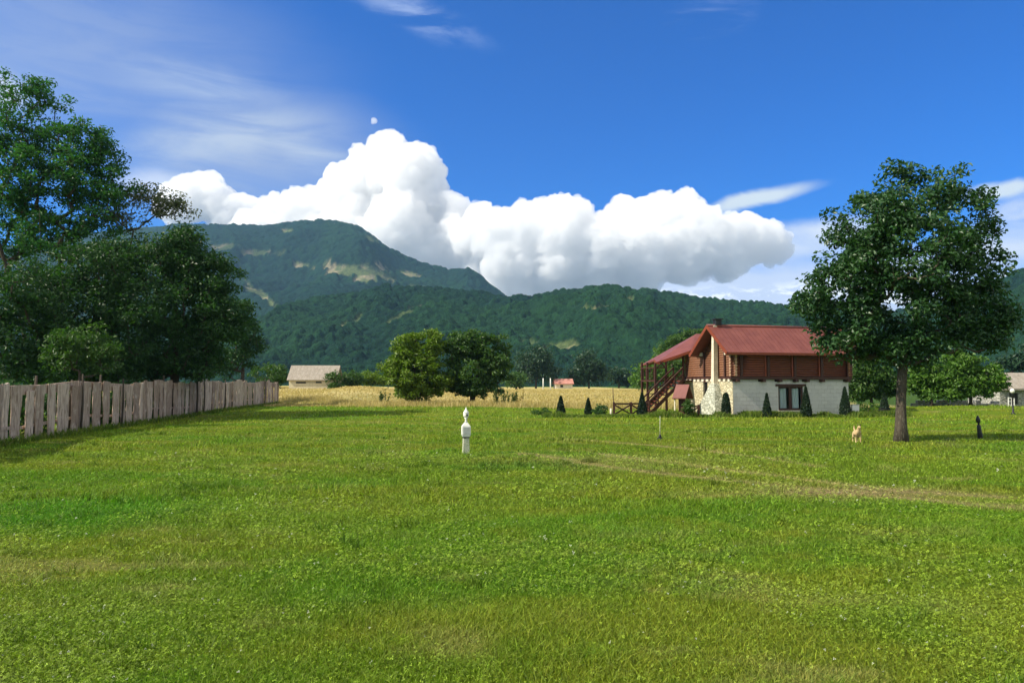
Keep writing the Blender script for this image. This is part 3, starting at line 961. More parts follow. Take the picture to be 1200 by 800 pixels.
# thin sparse branches of the next tree
B = gpt(150, 53); D = 53
tree('sparse_tree', 'sparse grey-green tree with thin bare twigs between the tallest tree and the dense ones', 'tree', B,
     [lobe(165, 232, 52, 18, D, B, 40), lobe(200, 242, 28, 14, D, B, 24), lobe(140, 255, 40, 20, D, B, 30)],
     9.0, 0.10, 'leaf_grey', 'bark_dark', leaf=0.22, per=36, clump=0.75, seed=13, first_branch=6.0, ragged=0.3, shell=0.2, group='trees behind the board fence')
B = gpt(205, 50); D = 50
tree('broadleaf_tree', 'broad dark dense tree behind the fence with rounded top against the mountain', 'tree', B,
     [lobe(215, 296, 38, 28, D, B, 56), lobe(170, 308, 46, 32, D, B, 56), lobe(245, 325, 38, 36, D, B, 54), lobe(200, 355, 65, 50, D, B, 90), lobe(262, 372, 34, 36, D, B, 44), lobe(215, 405, 70, 35, D, B, 70), lobe(200, 430, 60, 18, D, B, 40)],
     7.5, 0.3, 'leaf_dark', 'bark_dark', leaf=0.25, per=85, clump=0.85, seed=17, first_branch=1.6, group='trees behind the board fence')
B = gpt(112, 46); D = 46
tree('broadleaf_tree', 'dark shaded tree behind the fence, left of the rounded dense one', 'tree', B,
     [lobe(115, 318, 45, 38, D, B, 50), lobe(90, 350, 60, 50, D, B, 70), lobe(150, 360, 50, 50, D, B, 56), lobe(110, 405, 70, 35, D, B, 60), lobe(120, 432, 60, 18, D, B, 40)],
     8, 0.28, 'leaf_dark', 'bark_dark', leaf=0.25, per=85, clump=0.9, seed=19, first_branch=1.8, group='trees behind the board fence')
B = gpt(5, 42); D = 42
tree('broadleaf_tree', 'dark undergrown tree below the tall one, at the left edge behind the fence', 'tree', B,
     [lobe(20, 350, 55, 50, D, B, 70), lobe(30, 400, 65, 38, D, B, 64), lobe(45, 432, 55, 18, D, B, 40)],
     6, 0.26, 'leaf_dark', 'bark_dark', leaf=0.25, per=85, clump=0.9, seed=23, first_branch=1.5, group='trees behind the board fence')
B = gpt(284, 74); D = 74
tree('broadleaf_tree', 'dark tree sloping down to the right at the far end of the fence', 'tree', B,
     [lobe(272, 372, 26, 30, D, B, 40), lobe(284, 395, 22, 32, D, B, 34), lobe(270, 415, 34, 28, D, B, 40)],
     4.6, 0.2, 'leaf_dark', 'bark_dark', leaf=0.30, per=70, clump=0.85, seed=29, first_branch=1.2, group='trees behind the board fence')
# lighter saplings in front of them
B = gpt(95, 38); D = 38
tree('young_tree', 'light green sapling just behind the left half of the fence', 'tree', B,
     [lobe(95, 400, 36, 24, D, B, 32), lobe(75, 415, 30, 20, D, B, 20), lobe(118, 420, 26, 18, D, B, 18)],
     2.9, 0.08, 'leaf_mid', 'bark_dark', leaf=0.22, per=34, clump=0.5, seed=31, first_branch=1.3, group='young trees behind the fence')
B = gpt(232, 52); D = 52
tree('young_tree', 'bright green sapling behind the right half of the fence', 'tree', B,
     [lobe(228, 408, 24, 20, D, B, 26), lobe(248, 420, 22, 16, D, B, 18), lobe(215, 425, 20, 14, D, B, 14)],
     2.9, 0.08, 'leaf_mid', 'bark_dark', leaf=0.24, per=34, clump=0.5, seed=37, first_branch=1.2, group='young trees behind the fence')
B = gpt(318, 84); D = 84
tree('bush', 'low green bush peeping over the last boards of the fence', 'bush', B,
     [lobe(312, 438, 20, 12, D, B, 26), lobe(326, 445, 10, 8, D, B, 10)],
     1.6, 0.06, 'leaf_mid', 'bark_dark', leaf=0.3, per=34, clump=0.6, seed=41, first_branch=0.5)

# the pair in the middle of the field
B = gpt(489, 76); D = 76
tree('bushy_tree', 'yellow-green low-branching tree, left of the pair in mid field', 'tree', B,
     [lobe(478, 410, 22, 18, D, B, 44), lobe(500, 404, 22, 17, D, B, 44), lobe(466, 432, 17, 22, D, B, 44), lobe(490, 436, 32, 28, D, B, 90), lobe(515, 440, 16, 24, D, B, 30), lobe(485, 458, 32, 12, D, B, 44)],
     3.5, 0.2, 'leaf_lime', 'bark_dark', leaf=0.34, per=56, clump=0.62, seed=43, first_branch=0.8, stems=3, group='pair of trees in the field')
B = gpt(556, 77); D = 77
tree('bushy_tree', 'darker green round tree, right of the pair in mid field', 'tree', B,
     [lobe(545, 404, 26, 18, D, B, 50), lobe(572, 408, 22, 18, D, B, 44), lobe(585, 430, 16, 24, D, B, 40), lobe(556, 432, 34, 28, D, B, 90), lobe(538, 420, 18, 26, D, B, 34), lobe(560, 456, 26, 12, D, B, 36), lobe(530, 448, 14, 14, D, B, 20)],
     3.6, 0.26, 'leaf_mid', 'bark_dark', leaf=0.34, per=56, clump=0.62, seed=47, first_branch=1.3, stems=3, group='pair of trees in the field')

# trees far over the field
far = [(628, 240, 28, 'leaf_blue', 'dark round tree at the far field edge, left of the small red roof', [(628, 422, 20, 18), (620, 436, 18, 12), (640, 436, 16, 12)]),
       (690, 245, 28, 'leaf_blue', 'dark tree at the far field edge, right of the small red roof', [(688, 424, 14, 16), (696, 434, 14, 14), (680, 440, 12, 10)]),
       (725, 260, 24, 'leaf_blue', 'low bluish tree at the far field edge near the house', [(722, 440, 14, 9), (736, 444, 10, 8)]),
       (605, 200, 24, 'leaf_mid', 'small bush at the far field edge beside the darker round tree', [(604, 446, 14, 7)]),
       (762, 150, 28, 'leaf_bright', 'sunlit tree behind the stairs of the house', [(765, 437, 20, 14), (782, 425, 16, 20), (752, 446, 10, 8)]),
       (800, 120, 28, 'leaf_mid', 'feathery tree rising behind the porch roof', [(795, 404, 16, 14), (812, 398, 16, 12), (785, 412, 14, 12), (805, 420, 28, 20)])]
for i, (px, D, h_, mt_, lb_, lobes_) in enumerate(far):
    B = gpt(px, D)
    tree('distant_tree', lb_, 'tree', B, [lobe(a, b, c, d, D, B, int(10 + c * d * 0.12)) for a, b, c, d in lobes_], 3.5, 0.3, mt_, 'bark_dark',
         leaf=0.0040 * D, per=40, clump=0.0105 * D, seed=50 + i, first_branch=0.8, tubes=4, group='trees across the field')
bu = [(392, 128, 'leaf_mid', 'dark bush leaning on the right end of the old barn', [(391, 447, 8, 10)]),
      (410, 135, 'leaf_mid', 'pale green hedge bush right of the old barn', [(408, 443, 13, 9), (418, 446, 10, 7)]),
      (436, 138, 'leaf_lime', 'hedge bush between the barn and the field trees', [(434, 443, 13, 8), (446, 446, 9, 6)]),
      (455, 140, 'leaf_mid', 'hedge bush half hidden behind the field trees', [(457, 442, 10, 9)]),
      (326, 132, 'leaf_mid', 'dark bush between the fence end and the old barn', [(326, 440, 10, 13)])]
for i, (px, D, mt_, lb_, lobes_) in enumerate(bu):
    B = gpt(px, D)
    tree('bush', lb_, 'bush', B, [lobe(a, b, c, d, D, B, int(14 + c * d * 0.25)) for a, b, c, d in lobes_], 1.2, 0.08, mt_, 'bark_dark',
         leaf=0.42, per=34, clump=0.8, seed=70 + i, first_branch=0.3, tubes=4, group='bushes round the old barn')

# right-hand side behind the lawn
rt = [(1090, 62, 'leaf_bright', 'round bright green small tree just right of the big trunk', [(1088, 436, 22, 18), (1092, 452, 26, 16)], 2.6),
      (1136, 61, 'leaf_bright', 'rounded bright green tree, the widest right of the big trunk', [(1130, 432, 24, 19), (1150, 446, 26, 20), (1120, 452, 24, 18)], 2.8),
      (1020, 64, 'leaf_mid', 'green tree between the house and the big trunk', [(1015, 440, 22, 22), (1035, 448, 18, 22), (1005, 456, 16, 16)], 2.8),
      (1185, 150, 'leaf_blue', 'far dark tree behind the grey roofed hut', [(1195, 425, 24, 10), (1215, 418, 24, 14)], 3.5)]
for i, (px, D, mt_, lb_, lobes_, th) in enumerate(rt):
    B = gpt(px, D)
    tree('small_tree', lb_, 'tree', B, [lobe(a, b, c, d, D, B, int(14 + c * d * 0.13)) for a, b, c, d in lobes_], th, 0.13 * D / 60, mt_, 'bark_dark',
         leaf=0.0048 * D, per=44, clump=0.0092 * D, seed=90 + i, first_branch=0.9, tubes=4, group='trees along the right edge of the lawn')


# ------------------------------------------------------------------ board fence on the left
def build_fence():
    A0 = Vector((-16.2, 20.0, 0)); A1 = Vector((-18.7, 27.3, 0)); A2 = Vector((-23.2, 58, 0)); A3 = Vector((-26.3, 83, 0))
    path = [A0, A1, A2, A3]
    root = empty('board_fence', (A1.x, A1.y, 0))
    tag(root, 'tall weathered grey-brown fence of rough wide slabs running away along the left side', 'fence')
    seg = [(path[i + 1] - path[i]).length for i in range(3)]; tot = sum(seg)
    def at(s):
        s = min(max(s, 0), tot - 1e-6)
        for i in range(3):
            if s <= seg[i]: return path[i].lerp(path[i + 1], s / seg[i]), (path[i + 1] - path[i]).normalized()
            s -= seg[i]
        return path[3], (path[3] - path[2]).normalized()
    H = lambda y: 2.26 + 0.10 * math.sin(y * 0.6) + 0.004 * (y - 27)
    rr = random.Random(5)
    V = []; Fc = []; tint = []
    O = Vector((A1.x, A1.y, 0))
    s = 0.0
    while s < tot:
        w = rr.uniform(0.5, 1.15)
        gap = rr.choice([0.04, 0.06, 0.12, 0.2, 0.3])
        p0, d = at(s); p1, _ = at(s + w)
        nrm = Vector((d.y, -d.x, 0))                     # towards the lawn
        th = rr.uniform(0.035, 0.06); out = rr.uniform(0.0, 0.05)
        h = H(p0.y) + rr.uniform(-0.12, 0.10) - (0.3 if rr.random() < 0.07 else 0)
        z0 = gzf(p0.x, p0.y) - 0.12
        lean = rr.uniform(-0.05, 0.05)
        nx, nz = 5, 9
        b = len(V); tv = rr.random()
        taper = rr.uniform(0.0, 0.28) * w
        for side in (0, 1):
            for j in range(nz + 1):
                fz = j / nz
                for i in range(nx + 1):
                    fx = i / nx
                    edge = 1 if i in (0, nx) else 0
                    wv = (0.020 * math.sin(fz * 7 + s * 9 + i) + rr.uniform(-0.012, 0.012)) * edge
                    xx = taper * (1 - fz) * (0.5 - fx) * 1.2 + (fx * w) + wv + lean * fz * 0.7
                    zt = z0 + (h + (0.02 * math.sin(fx * 5 + s * 3) if j == nz else 0) - z0) * fz
                    q = p0 + (p1 - p0).normalized() * xx + nrm * (out + (th * (1 - 0.35 * abs(2 * fx - 1)) if side else 0) + 0.006 * math.sin(fz * 11 + fx * 5 + s))
                    V.append((q.x - O.x, q.y - O.y, zt)); tint.append(tv)
        row = nx + 1; k = row * (nz + 1)
        for j in range(nz):
            for i in range(nx):
                a = b + j * row + i
                Fc.append((a, a + row, a + row + 1, a + 1)); Fc.append((a + k, a + k + 1, a + k + row + 1, a + k + row))
        for j in range(nz):
            for i in (0, nx):
                a = b + j * row + i
                Fc.append((a, a + k, a + k + row, a + row))
        for i in range(nx):
            for j in (0, nz):
                a = b + j * row + i
                Fc.append((a, a + 1, a + k + 1, a + k))
        s += w + gap
    me = np_mesh('board_panel', np.array(V), np.array(Fc), {'tint': np.array(tint)}, False)
    link('board_panel', me, M['fence'], root)
    # horizontal slabs at the back, closing the gaps at the top
    for zc, hh, nm in ((0.20, 0.38, 'top_rail'), (1.62, 0.12, 'lower_rail')):
        mb = MB(); s = 0.0
        while s < tot:
            L_ = rr.uniform(2.6, 3.4)
            a, d = at(s); b_, _ = at(min(s + L_ - 0.03, tot)); nrm = Vector((d.y, -d.x, 0))
            za = H(a.y) - zc - 0.02; zb = H(b_.y) - zc - 0.02
            mb.bar(a - nrm * 0.05 - O + Vector((0, 0, za)), b_ - nrm * 0.05 - O + Vector((0, 0, zb)), 0.05, hh)
            s += L_
        o = mb.build(nm, M['fence'], root)
        at_ = o.data.attributes.new('tint', 'FLOAT', 'POINT'); at_.data.foreach_set('value', [0.5] * len(o.data.vertices))
    s = 1.2
    while s < tot:
        p, d = at(s); nrm = Vector((d.y, -d.x, 0))
        q = p - nrm * 0.16 - O
        e = rr.choice([0.02, 0.10, 0.35])
        mb = MB(); mb.tube([(q.x, q.y, -0.3), (q.x + rr.uniform(-.04, .04), q.y, 1.2), (q.x + rr.uniform(-.06, .06), q.y, H(p.y) + e)], [0.085, 0.075, 0.05], 7)
        mb.build('post', M['bark_dark'], root, True)
        s += rr.uniform(2.8, 3.5)
    # odd slim dark poles nailed on the lawn side
    for px in (92, 140, 237, 262, 309):
        tt = (px - 600) / F
        best = min((abs(at(q)[0].x / at(q)[0].y - tt), q) for q in np.linspace(0, tot - 0.1, 600))[1]
        p, d = at(best); nrm = Vector((d.y, -d.x, 0)); q = p + nrm * 0.17 - O
        mb = MB(); mb.tube([(q.x, q.y, -0.2), (q.x + .03, q.y + .05, 1.3), (q.x + .02, q.y, H(p.y) + 0.28)], [0.055, 0.05, 0.035], 7)
        mb.build('pole', M['bark_dark'], root, True)
build_fence()


# ------------------------------------------------------------------ the house
TH = R(14.5)
HO = Vector((15.2, 51.0, 0)); HO.z = gzf(15.2, 51) - 0.05


def build_house():
    root = empty('log_house', HO, TH)
    tag(root, 'two storey house with red roof, red-brown log upper floor and pale stone ground floor', 'house')
    L, Wd = 9.4, 7.0                    # length along the lawn, depth of the gable side
    zb = 2.42                            # top of masonry
    ze, zr = 4.62, 6.42                   # eaves and ridge
    WM = 3.95                            # depth of the main roofed block
    yr = WM / 2
    # masonry: front wall (grey), gable wall (yellow stone), right wall, rear
    wx0, wx1, wz0, wz1 = 3.55, 5.55, 0.42, 2.1
    fr = MB()
    fr.box(0.02, wx0, 0, 0.45, -0.3, zb); fr.box(wx1, L - 0.1, 0, 0.45, -0.3, zb)
    fr.box(wx0, wx1, 0.002, 0.45, -0.3, wz0); fr.box(wx0, wx1, 0.002, 0.45, wz1, zb)
    fr.build('front_wall', M['plaster'], root)
    g = MB()
    g.box(-0.02, 0.42, 0.003, 3.42, -0.3, zb); g.box(-0.02, 0.42, 4.05, Wd, -0.3, zb); g.box(-0.02, 0.42, 3.42, 4.05, -0.3, 1.35)
    g.build('stone_wall', M['stone_yellow'], root)
    b = MB(); b.box(L - 0.55, L - 0.1, 0.45, Wd, -0.3, zb); b.box(0.42, L - 0.55, Wd - 0.4, Wd, -0.3, zb)
    b.build('rear_wall', M['plaster'], root)
    fl = MB(); fl.box(0.3, L - 0.2, 0.3, Wd - 0.1, zb - 0.12, zb - 0.02); fl.build('floor_slab', M['plaster'], root)
    # uneven toothed stone course just under the beams
    rr = random.Random(3)
    y = 0.35
    while y < Wd - 0.3:
        w = rr.uniform(0.22, 0.34)
        st = MB(); st.box(-0.06, 0.28, y, y + w, zb + 0.003, zb + 0.19); y += w + rr.uniform(0.25, 0.42)
        st.build('coping_stone', M['cream'], root, bevel=0.02)
    bl = MB()
    for x0, x1 in ((0.35, 2.0), (2.35, 3.3), (3.6, 5.5), (5.8, 8.9)):
        bl.box(x0, x1, 0.05, 0.4, zb + 0.002, zb + 0.15)
    bl.build('block_course', M['plaster'], root)
    # beams and joist ends
    bm_ = MB()
    bm_.box(-0.25, L + 0.12, -0.16, 0.10, zb + 0.16, zb + 0.36)
    bm_.box(-0.02, 0.16, 0.10, Wd, zb + 0.20, zb + 0.36)
    for x in (0.15, 2.15, 3.45, 4.75, 5.65, 6.9, 9.0):
        bm_.box(x, x + 0.24, -0.32, 0.3, zb - 0.02, zb + 0.158)
    bm_.build('floor_beam', M['dark_wood'], root, bevel=0.01)
    # log walls : stacked round logs
    def logs(x0, x1, y, z0, z1, axis, gable=None, extra=0.0):
        mb = MB(); r_ = 0.088; z = z0 + r_
        while z < z1:
            a0, a1 = x0, x1
            if gable and z > ze - 0.1:
                f = (zr - 0.12 - z) / (zr - ze)
                half = WM / 2 * f
                a0, a1 = yr - half, yr + half
                if a1 - a0 < 0.3: break
            e = extra if z < ze else 0
            if axis == 'x': pts = [(a0 - e, y, z), (a1 + e, y, z)]
            else: pts = [(y, a0 - e, z), (y, a1 + e, z)]
            mb.tube(pts, r_, 10); z += 2 * r_ * 0.93
        return mb
    z0 = zb + 0.36
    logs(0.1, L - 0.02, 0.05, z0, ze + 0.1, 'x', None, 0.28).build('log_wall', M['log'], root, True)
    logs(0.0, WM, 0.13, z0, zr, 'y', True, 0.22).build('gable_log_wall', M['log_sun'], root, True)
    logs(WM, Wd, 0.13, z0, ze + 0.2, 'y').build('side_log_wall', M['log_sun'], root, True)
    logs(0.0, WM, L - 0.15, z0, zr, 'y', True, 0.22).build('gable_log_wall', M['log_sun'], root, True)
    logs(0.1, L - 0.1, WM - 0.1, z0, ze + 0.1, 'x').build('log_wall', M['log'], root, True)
    iw = MB(); iw.box(0.3, L - 0.3, 0.2, WM - 0.2, z0, z0 + 0.08); iw.build('inner_floor', M['dark_wood'], root)
    # pale saw cut ends and corner boards at the near corner
    z = z0 + 0.115
    while z < ze - 0.05:
        ends = MB(); ends.tube([(-0.19, 0.05, z), (-0.15, 0.05, z)], 0.10, 10); ends.build('log_end', M['log_end'], root)
        ends = MB(); ends.tube([(0.13, -0.235, z), (0.13, -0.215, z)], 0.10, 10); ends.build('log_end', M['log_end'], root)
        z += 0.23 * 0.93
    # upright timbers on the front
    for x in (0.62, 2.72, 4.86, 7.05, L - 0.18):
        mb = MB(); mb.box(x - 0.10, x + 0.10, -0.15, -0.06, z0 + 0.01, ze + 0.02)
        mb.build('upright', M['dark_wood'], root, bevel=0.01)
    for x in (2.72, 4.86, 7.05):
        mb = MB(); mb.box(x - 0.26, x - 0.14, -0.10, -0.062, z0 + 0.01, ze)
        mb.build('trim_board', M['red_wood'], root)
    # boards on the gable side
    for y in (1.0, 3.9):
        mb = MB(); mb.box(-0.06, 0.02, y - 0.08, y + 0.08, z0, ze + (0.5 if y < 3 else 0)); mb.build('upright', M['dark_wood'], root)
    mb = MB(); mb.box(-0.10, 0.05, 4.1, 5.1, ze - 0.28, ze - 0.04); mb.build('lintel_board', M['cream'], root)
    mb = MB(); mb.box(-0.72, 0.0, -0.30, -0.12, ze - 0.36, ze - 0.12); mb.build('bracket', M['cream'], root, bevel=0.01)
    # roof of the main block
    ox0, ox1, oy = -0.8, L + 0.75, 0.62
    sl = (zr - ze) / yr
    def slope(y0, z0_, y1, z1_, t=0.12):
        mb = MB()
        mb.hexa([(ox0, y0, z0_ - t), (ox1, y0, z0_ - t), (ox1, y1, z1_ - t), (ox0, y1, z1_ - t), (ox0, y0, z0_), (ox1, y0, z0_), (ox1, y1, z1_), (ox0, y1, z1_)])
        # standing ribs of the sheet covering
        n = int((ox1 - ox0) / 0.36)
        for k in range(n + 1):
            x = ox0 + 0.03 + k * (ox1 - ox0 - 0.06) / n
            mb.bar((x, y0, z0_ + 0.012), (x, y1 - 0.02 * (1 if y1 > y0 else -1), z1_ + 0.012), 0.03, 0.012)
        return mb
    rf = slope(-oy, ze - oy * sl * 0.35 + 0.0, yr, zr).build('roof', M['roof'], root)
    rb = slope(WM + oy, ze - oy * sl * 0.35, yr + 0.002, zr - 0.002).build('roof', M['roof'], root)
    cap = MB(); cap.tube([(ox0 - 0.02, yr, zr + 0.02), (ox1 + 0.02, yr, zr + 0.02)], 0.09, 8); cap.build('ridge_cap', M['roof'], rf, True)
    eb = MB(); eb.box(ox0 - 0.01, ox1 + 0.01, -oy - 0.05, -oy - 0.005, ze - oy * sl * 0.35 - 0.17, ze - oy * sl * 0.35 + 0.0); eb.build('fascia', M['red_wood'], rf)
    zee = ze - oy * sl * 0.35
    for xx in (ox0 - 0.03, ox1 + 0.03):
        bb = MB()
        bb.bar((xx, -oy - 0.04, zee - 0.09), (xx, yr, zr - 0.07), 0.05, 0.24); bb.bar((xx + 0.002, WM + oy + 0.04, zee - 0.09), (xx + 0.002, yr, zr - 0.07), 0.05, 0.24)
        bb.build('bargeboard', M['red_wood'], rf)
    sf = MB()
    for x in np.arange(0.2, L, 0.75):
        sf.bar((x, -oy + 0.03, zee - 0.17), (x, 0.3, zee - 0.17 + (oy + .27) * 0.55), 0.09, 0.12)
    sf.build('rafters', M['dark_wood'], rf)
    # chimney: broad rubble foot on the gable, slim cream stack, dark cowl above the ridge
    ch = MB()
    prof = [(-0.1, 1.0, 3.9, 0.85), (0.8, 1.2, 3.35, 0.72), (1.6, 1.45, 2.75, 0.58), (2.3, 1.75, 2.3, 0.45)]
    for (za, y0a, y1a, da), (zb_, y0b, y1b, db) in zip(prof[:-1], prof[1:]):
        ch.hexa([(-da, y0a, za), (-0.022, y0a, za), (-0.022, y1a, za), (-da, y1a, za), (-db, y0b, zb_), (-0.022, y0b, zb_), (-0.022, y1b, zb_), (-db, y1b, zb_)])
    cho = ch.build('chimney', M['stone_grey'], root, bevel=0.02)
    sk = MB(); sk.hexa([(-0.42, 1.82, 2.3), (-0.06, 1.82, 2.3), (-0.06, 2.2, 2.3), (-0.42, 2.2, 2.3), (-0.34, 1.86, 6.45), (-0.06, 1.86, 6.45), (-0.06, 2.12, 6.45), (-0.34, 2.12, 6.45)])
    sk.build('stack', M['cream'], cho)
    cp = MB(); cp.box(-0.2, 0.25, 1.75, 2.2, 6.46, 6.86); cp.box(-0.28, 0.33, 1.67, 2.28, 6.862, 6.93); cp.build('cowl', M['black_metal'], cho, bevel=0.01)
    # window on the front
    fw = MB(); t = 0.12
    fw.box(wx0, wx1, 0.06, 0.16, wz1 - t, wz1); fw.box(wx0, wx1, 0.06, 0.16, wz0, wz0 + t)
    fw.box(wx0, wx0 + t, 0.062, 0.158, wz0 + t, wz1 - t); fw.box(wx1 - t, wx1, 0.062, 0.158, wz0 + t, wz1 - t)
    cx = (wx0 + wx1) / 2; fw.box(cx - 0.11, cx + 0.11, 0.064, 0.156, wz0 + t, wz1 - t)
    win = fw.build('window', M['dark_wood'], root)
    ln = MB(); ln.box(wx0 - 0.22, wx1 + 0.22, -0.05, 0.2, wz1 + 0.005, wz1 + 0.16); ln.build('lintel', M['dark_wood'], win)
    si = MB(); si.box(wx0 - 0.05, wx1 + 0.05, -0.09, 0.3, wz0 - 0.08, wz0 - 0.003); si.build('sill', M['cream'], win)
    for a, c in ((wx0 + t, cx - 0.11), (cx + 0.11, wx1 - t)):
        pn = MB(); pn.box(a, c, 0.105, 0.112, wz0 + t, wz1 - t); pn.build('pane', M['glass'], win)
        cu = MB(); V = []; n = 18
        for k in range(n + 1):
            x = a + 0.12 + (c - a - 0.24) * k / n; y = 0.20 + 0.025 * math.sin(k * 1.9)
            V += [(x, y, wz0 + 0.15), (x + 0.03 * math.sin(k), y, wz1 - 0.14)]
        cu.raw(V, [(2 * k, 2 * k + 2, 2 * k + 3, 2 * k + 1) for k in range(n)]); c_ = cu.build('curtain', M['curtain'], win)
        c_.modifiers.new('thick', 'SOLIDIFY').thickness = 0.01
    dk = MB(); dk.box(wx0 + 0.01, wx1 - 0.01, 0.36, 0.44, wz0 + .01, wz1 - .01); dk.build('dark_backing', M['dark_hole'], win)  # near-black sheet painting in the shade of the room behind the curtains
    # small door / dark opening on the gable side
    sw = MB(); sw.box(0.08, 0.16, 3.44, 4.03, 1.35, zb - 0.03); w2 = sw.build('side_window', M['dark_hole'], root)
    sl_ = MB(); sl_.box(-0.05, 0.1, 3.3, 4.15, zb - 0.03, zb + 0.10); sl_.build('lintel', M['dark_wood'], w2)
    # rear wing roof (hipped over the porch)
    inv = (Matrix.Translation(HO) @ Matrix.Rotation(TH, 4, 'Z')).inverted()
    A = inv @ P(816, 391, 60.3); Bp = inv @ P(808, 411, 57.0); C_ = inv @ P(770, 424, 57.0); D_ = inv @ P(767, 421, 60.3)
    E_ = A + Vector((3.5, 3.0, -1.2)); G_ = D_ + Vector((0.2, 3.2, -0.4)); Hh = Bp + Vector((1.2, 0.2, 0.2)); I_ = A + Vector((4.5, 0, 0))
    rw = MB(); tv = Vector((0, 0, -0.13))
    V = [A, Bp, C_, D_, G_, E_, Hh, I_]
    V = V + [v + tv for v in V]
    fc = [(0, 3, 2), (0, 2, 1), (0, 4, 3), (0, 5, 4), (0, 1, 6, 7), (0, 7, 5)]
    fc += [tuple(i + 8 for i in f[::-1]) for f in fc] + [(1, 2, 10, 9), (2, 3, 11, 10), (3, 4, 12, 11), (4, 5, 13, 12)]
    rw.raw(V, fc); pr = rw.build('porch_roof', M['roof'], root)
    pf = MB(); pf.bar(Bp + Vector((0, -.03, -.10)), C_ + Vector((0, -.03, -.10)), 0.05, 0.2); pf.bar(C_ + Vector((-.03, 0, -.10)), D_ + Vector((-.03, 0, -.10)), 0.05, 0.2)
    pf.build('fascia', M['red_wood'], pr)
    # balcony under the porch roof
    bf = MB(); fx0, fx1, fy0, fy1 = -2.7, -0.02, 6.6, 9.2; zf = zb + 0.15
    bf.box(fx0, fx1, fy0, fy1, zf - 0.12, zf); bal = bf.build('balcony', M['dark_wood'], root)
    for (x, y) in ((fx0 + .08, fy0 + .08), (fx0 + .08, fy1 - .1), (fx0 + 1.0, fy0 + .08), (-0.25, fy0 + .08), (fx0 + .08, fy0 + 1.5)):
        pm = MB(); pm.box(x - .07, x + .07, y - .07, y + .07, -0.3, 3.85 + 0.30 * (x - fx0) + 0.05 * (y - fy0)); pm.build('post', M['dark_wood'], bal)
    rl = MB()
    rl.bar((fx0 + .08, fy0 + .02, zf + 0.95), (fx0 + 1.0, fy0 + .02, zf + .95), .07, .09); rl.bar((fx0 + .03, fy0 + .1, zf + .95), (fx0 + .03, fy1, zf + .95), .07, .09)
    for a in np.arange(fy0 + .3, fy1 - .2, 0.45):
        rl.bar((fx0 + .03, a, zf), (fx0 + .03, a, zf + .92), .05, .05)
    rl.build('railing', M['dark_wood'], bal)
    kb = MB(); kb.bar((fx0 + .08, fy0 + .08, 3.4), (fx0 + .75, fy0 + .08, 4.0), .08, .08); kb.bar((fx0 + 1.0, fy0 + .08, 3.5), (fx0 + .45, fy0 + .08, 4.0), .08, .08); kb.build('brace', M['dark_wood'], bal)
    # stairs going down to the left
    stt = empty('stairs', (0, 0, 0), 0, root)
    ax, ay, az_ = -0.95, 6.15, zf; bx, by, bz = -4.3, 5.0, 0.05
    a_ = Vector((ax, ay, az_)); b_ = Vector((bx, by, bz)); side = Vector((-(by - ay), bx - ax, 0)).normalized() * 0.5
    for sg in (-1, 1):
        mb = MB(); mb.bar(a_ + side * sg, b_ + side * sg, 0.07, 0.26); mb.build('stringer', M['dark_wood'], stt)
        mb = MB(); up = Vector((0, 0, 0.95))
        mb.bar(a_ + side * sg + up, b_ + side * sg + up, 0.08, 0.10)
        mb.bar(a_ + side * sg + up * .5, b_ + side * sg + up * .5, 0.06, 0.08)
        for k in range(5):
            q = a_.lerp(b_, k / 4) + side * sg; mb.bar(q, q + up, 0.09, 0.09)
        for k in range(4):
            q0 = a_.lerp(b_, k / 4) + side * sg; q1 = a_.lerp(b_, (k + 1) / 4) + side * sg
            mb.bar(q0 + up * 0.1, q1 + up * 0.95, 0.05, 0.06)
        mb.build('handrail', M['dark_wood'], stt)
    tr = MB()
    for k in range(12):
        q = a_.lerp(b_, (k + 0.5) / 12)
        p_, q_ = q + side * 0.93, q - side * 0.93
        tr.bar(p_, q_, 0.26, 0.045)
    tr.build('treads', M['red_wood'], stt)
    ld = MB(); ld.box(-0.95, -0.03, 5.6, 6.595, zf - .12, zf); ld.box(-1.0, -0.9, 5.6, 5.7, -0.3, zf - .121); ld.build('landing', M['dark_wood'], stt)
    return root
build_house()


# small red-roofed shelter beside the stairs
def build_shelter():
    b = GP(802, 485.5)
    root = empty('wood_shelter', (b[0], b[1] + 0.4, gzf(*b)), R(-35))
    tag(root, 'small timber box with a steep red roof at the foot of the house stairs', 'shelter')
    mb = MB(); mb.box(-0.26, 0.26, -0.22, 0.22, -0.1, 1.25); mb.build('cabinet', M['dark_wood'], root, bevel=0.015)
    mb = MB()
    mb.hexa([(-0.5, -0.75, 1.12), (0.5, -0.75, 1.12), (0.5, 0.0, 2.08), (-0.5, 0.0, 2.08), (-0.5, -0.79, 1.19), (0.5, -0.79, 1.19), (0.5, 0.0, 2.18), (-0.5, 0.0, 2.18)])
    mb.hexa([(-0.5, 0.002, 2.08), (0.5, 0.002, 2.08), (0.5, 0.75, 1.12), (-0.5, 0.75, 1.12), (-0.5, 0.002, 2.18), (0.5, 0.002, 2.18), (0.5, 0.79, 1.19), (-0.5, 0.79, 1.19)])
    mb.build('roof', M['roof'], root)
    mb = MB(); mb.box(-0.44, -0.36, -0.6, -0.52, -0.1, 1.25); mb.build('post', M['cream'], root)
build_shelter()


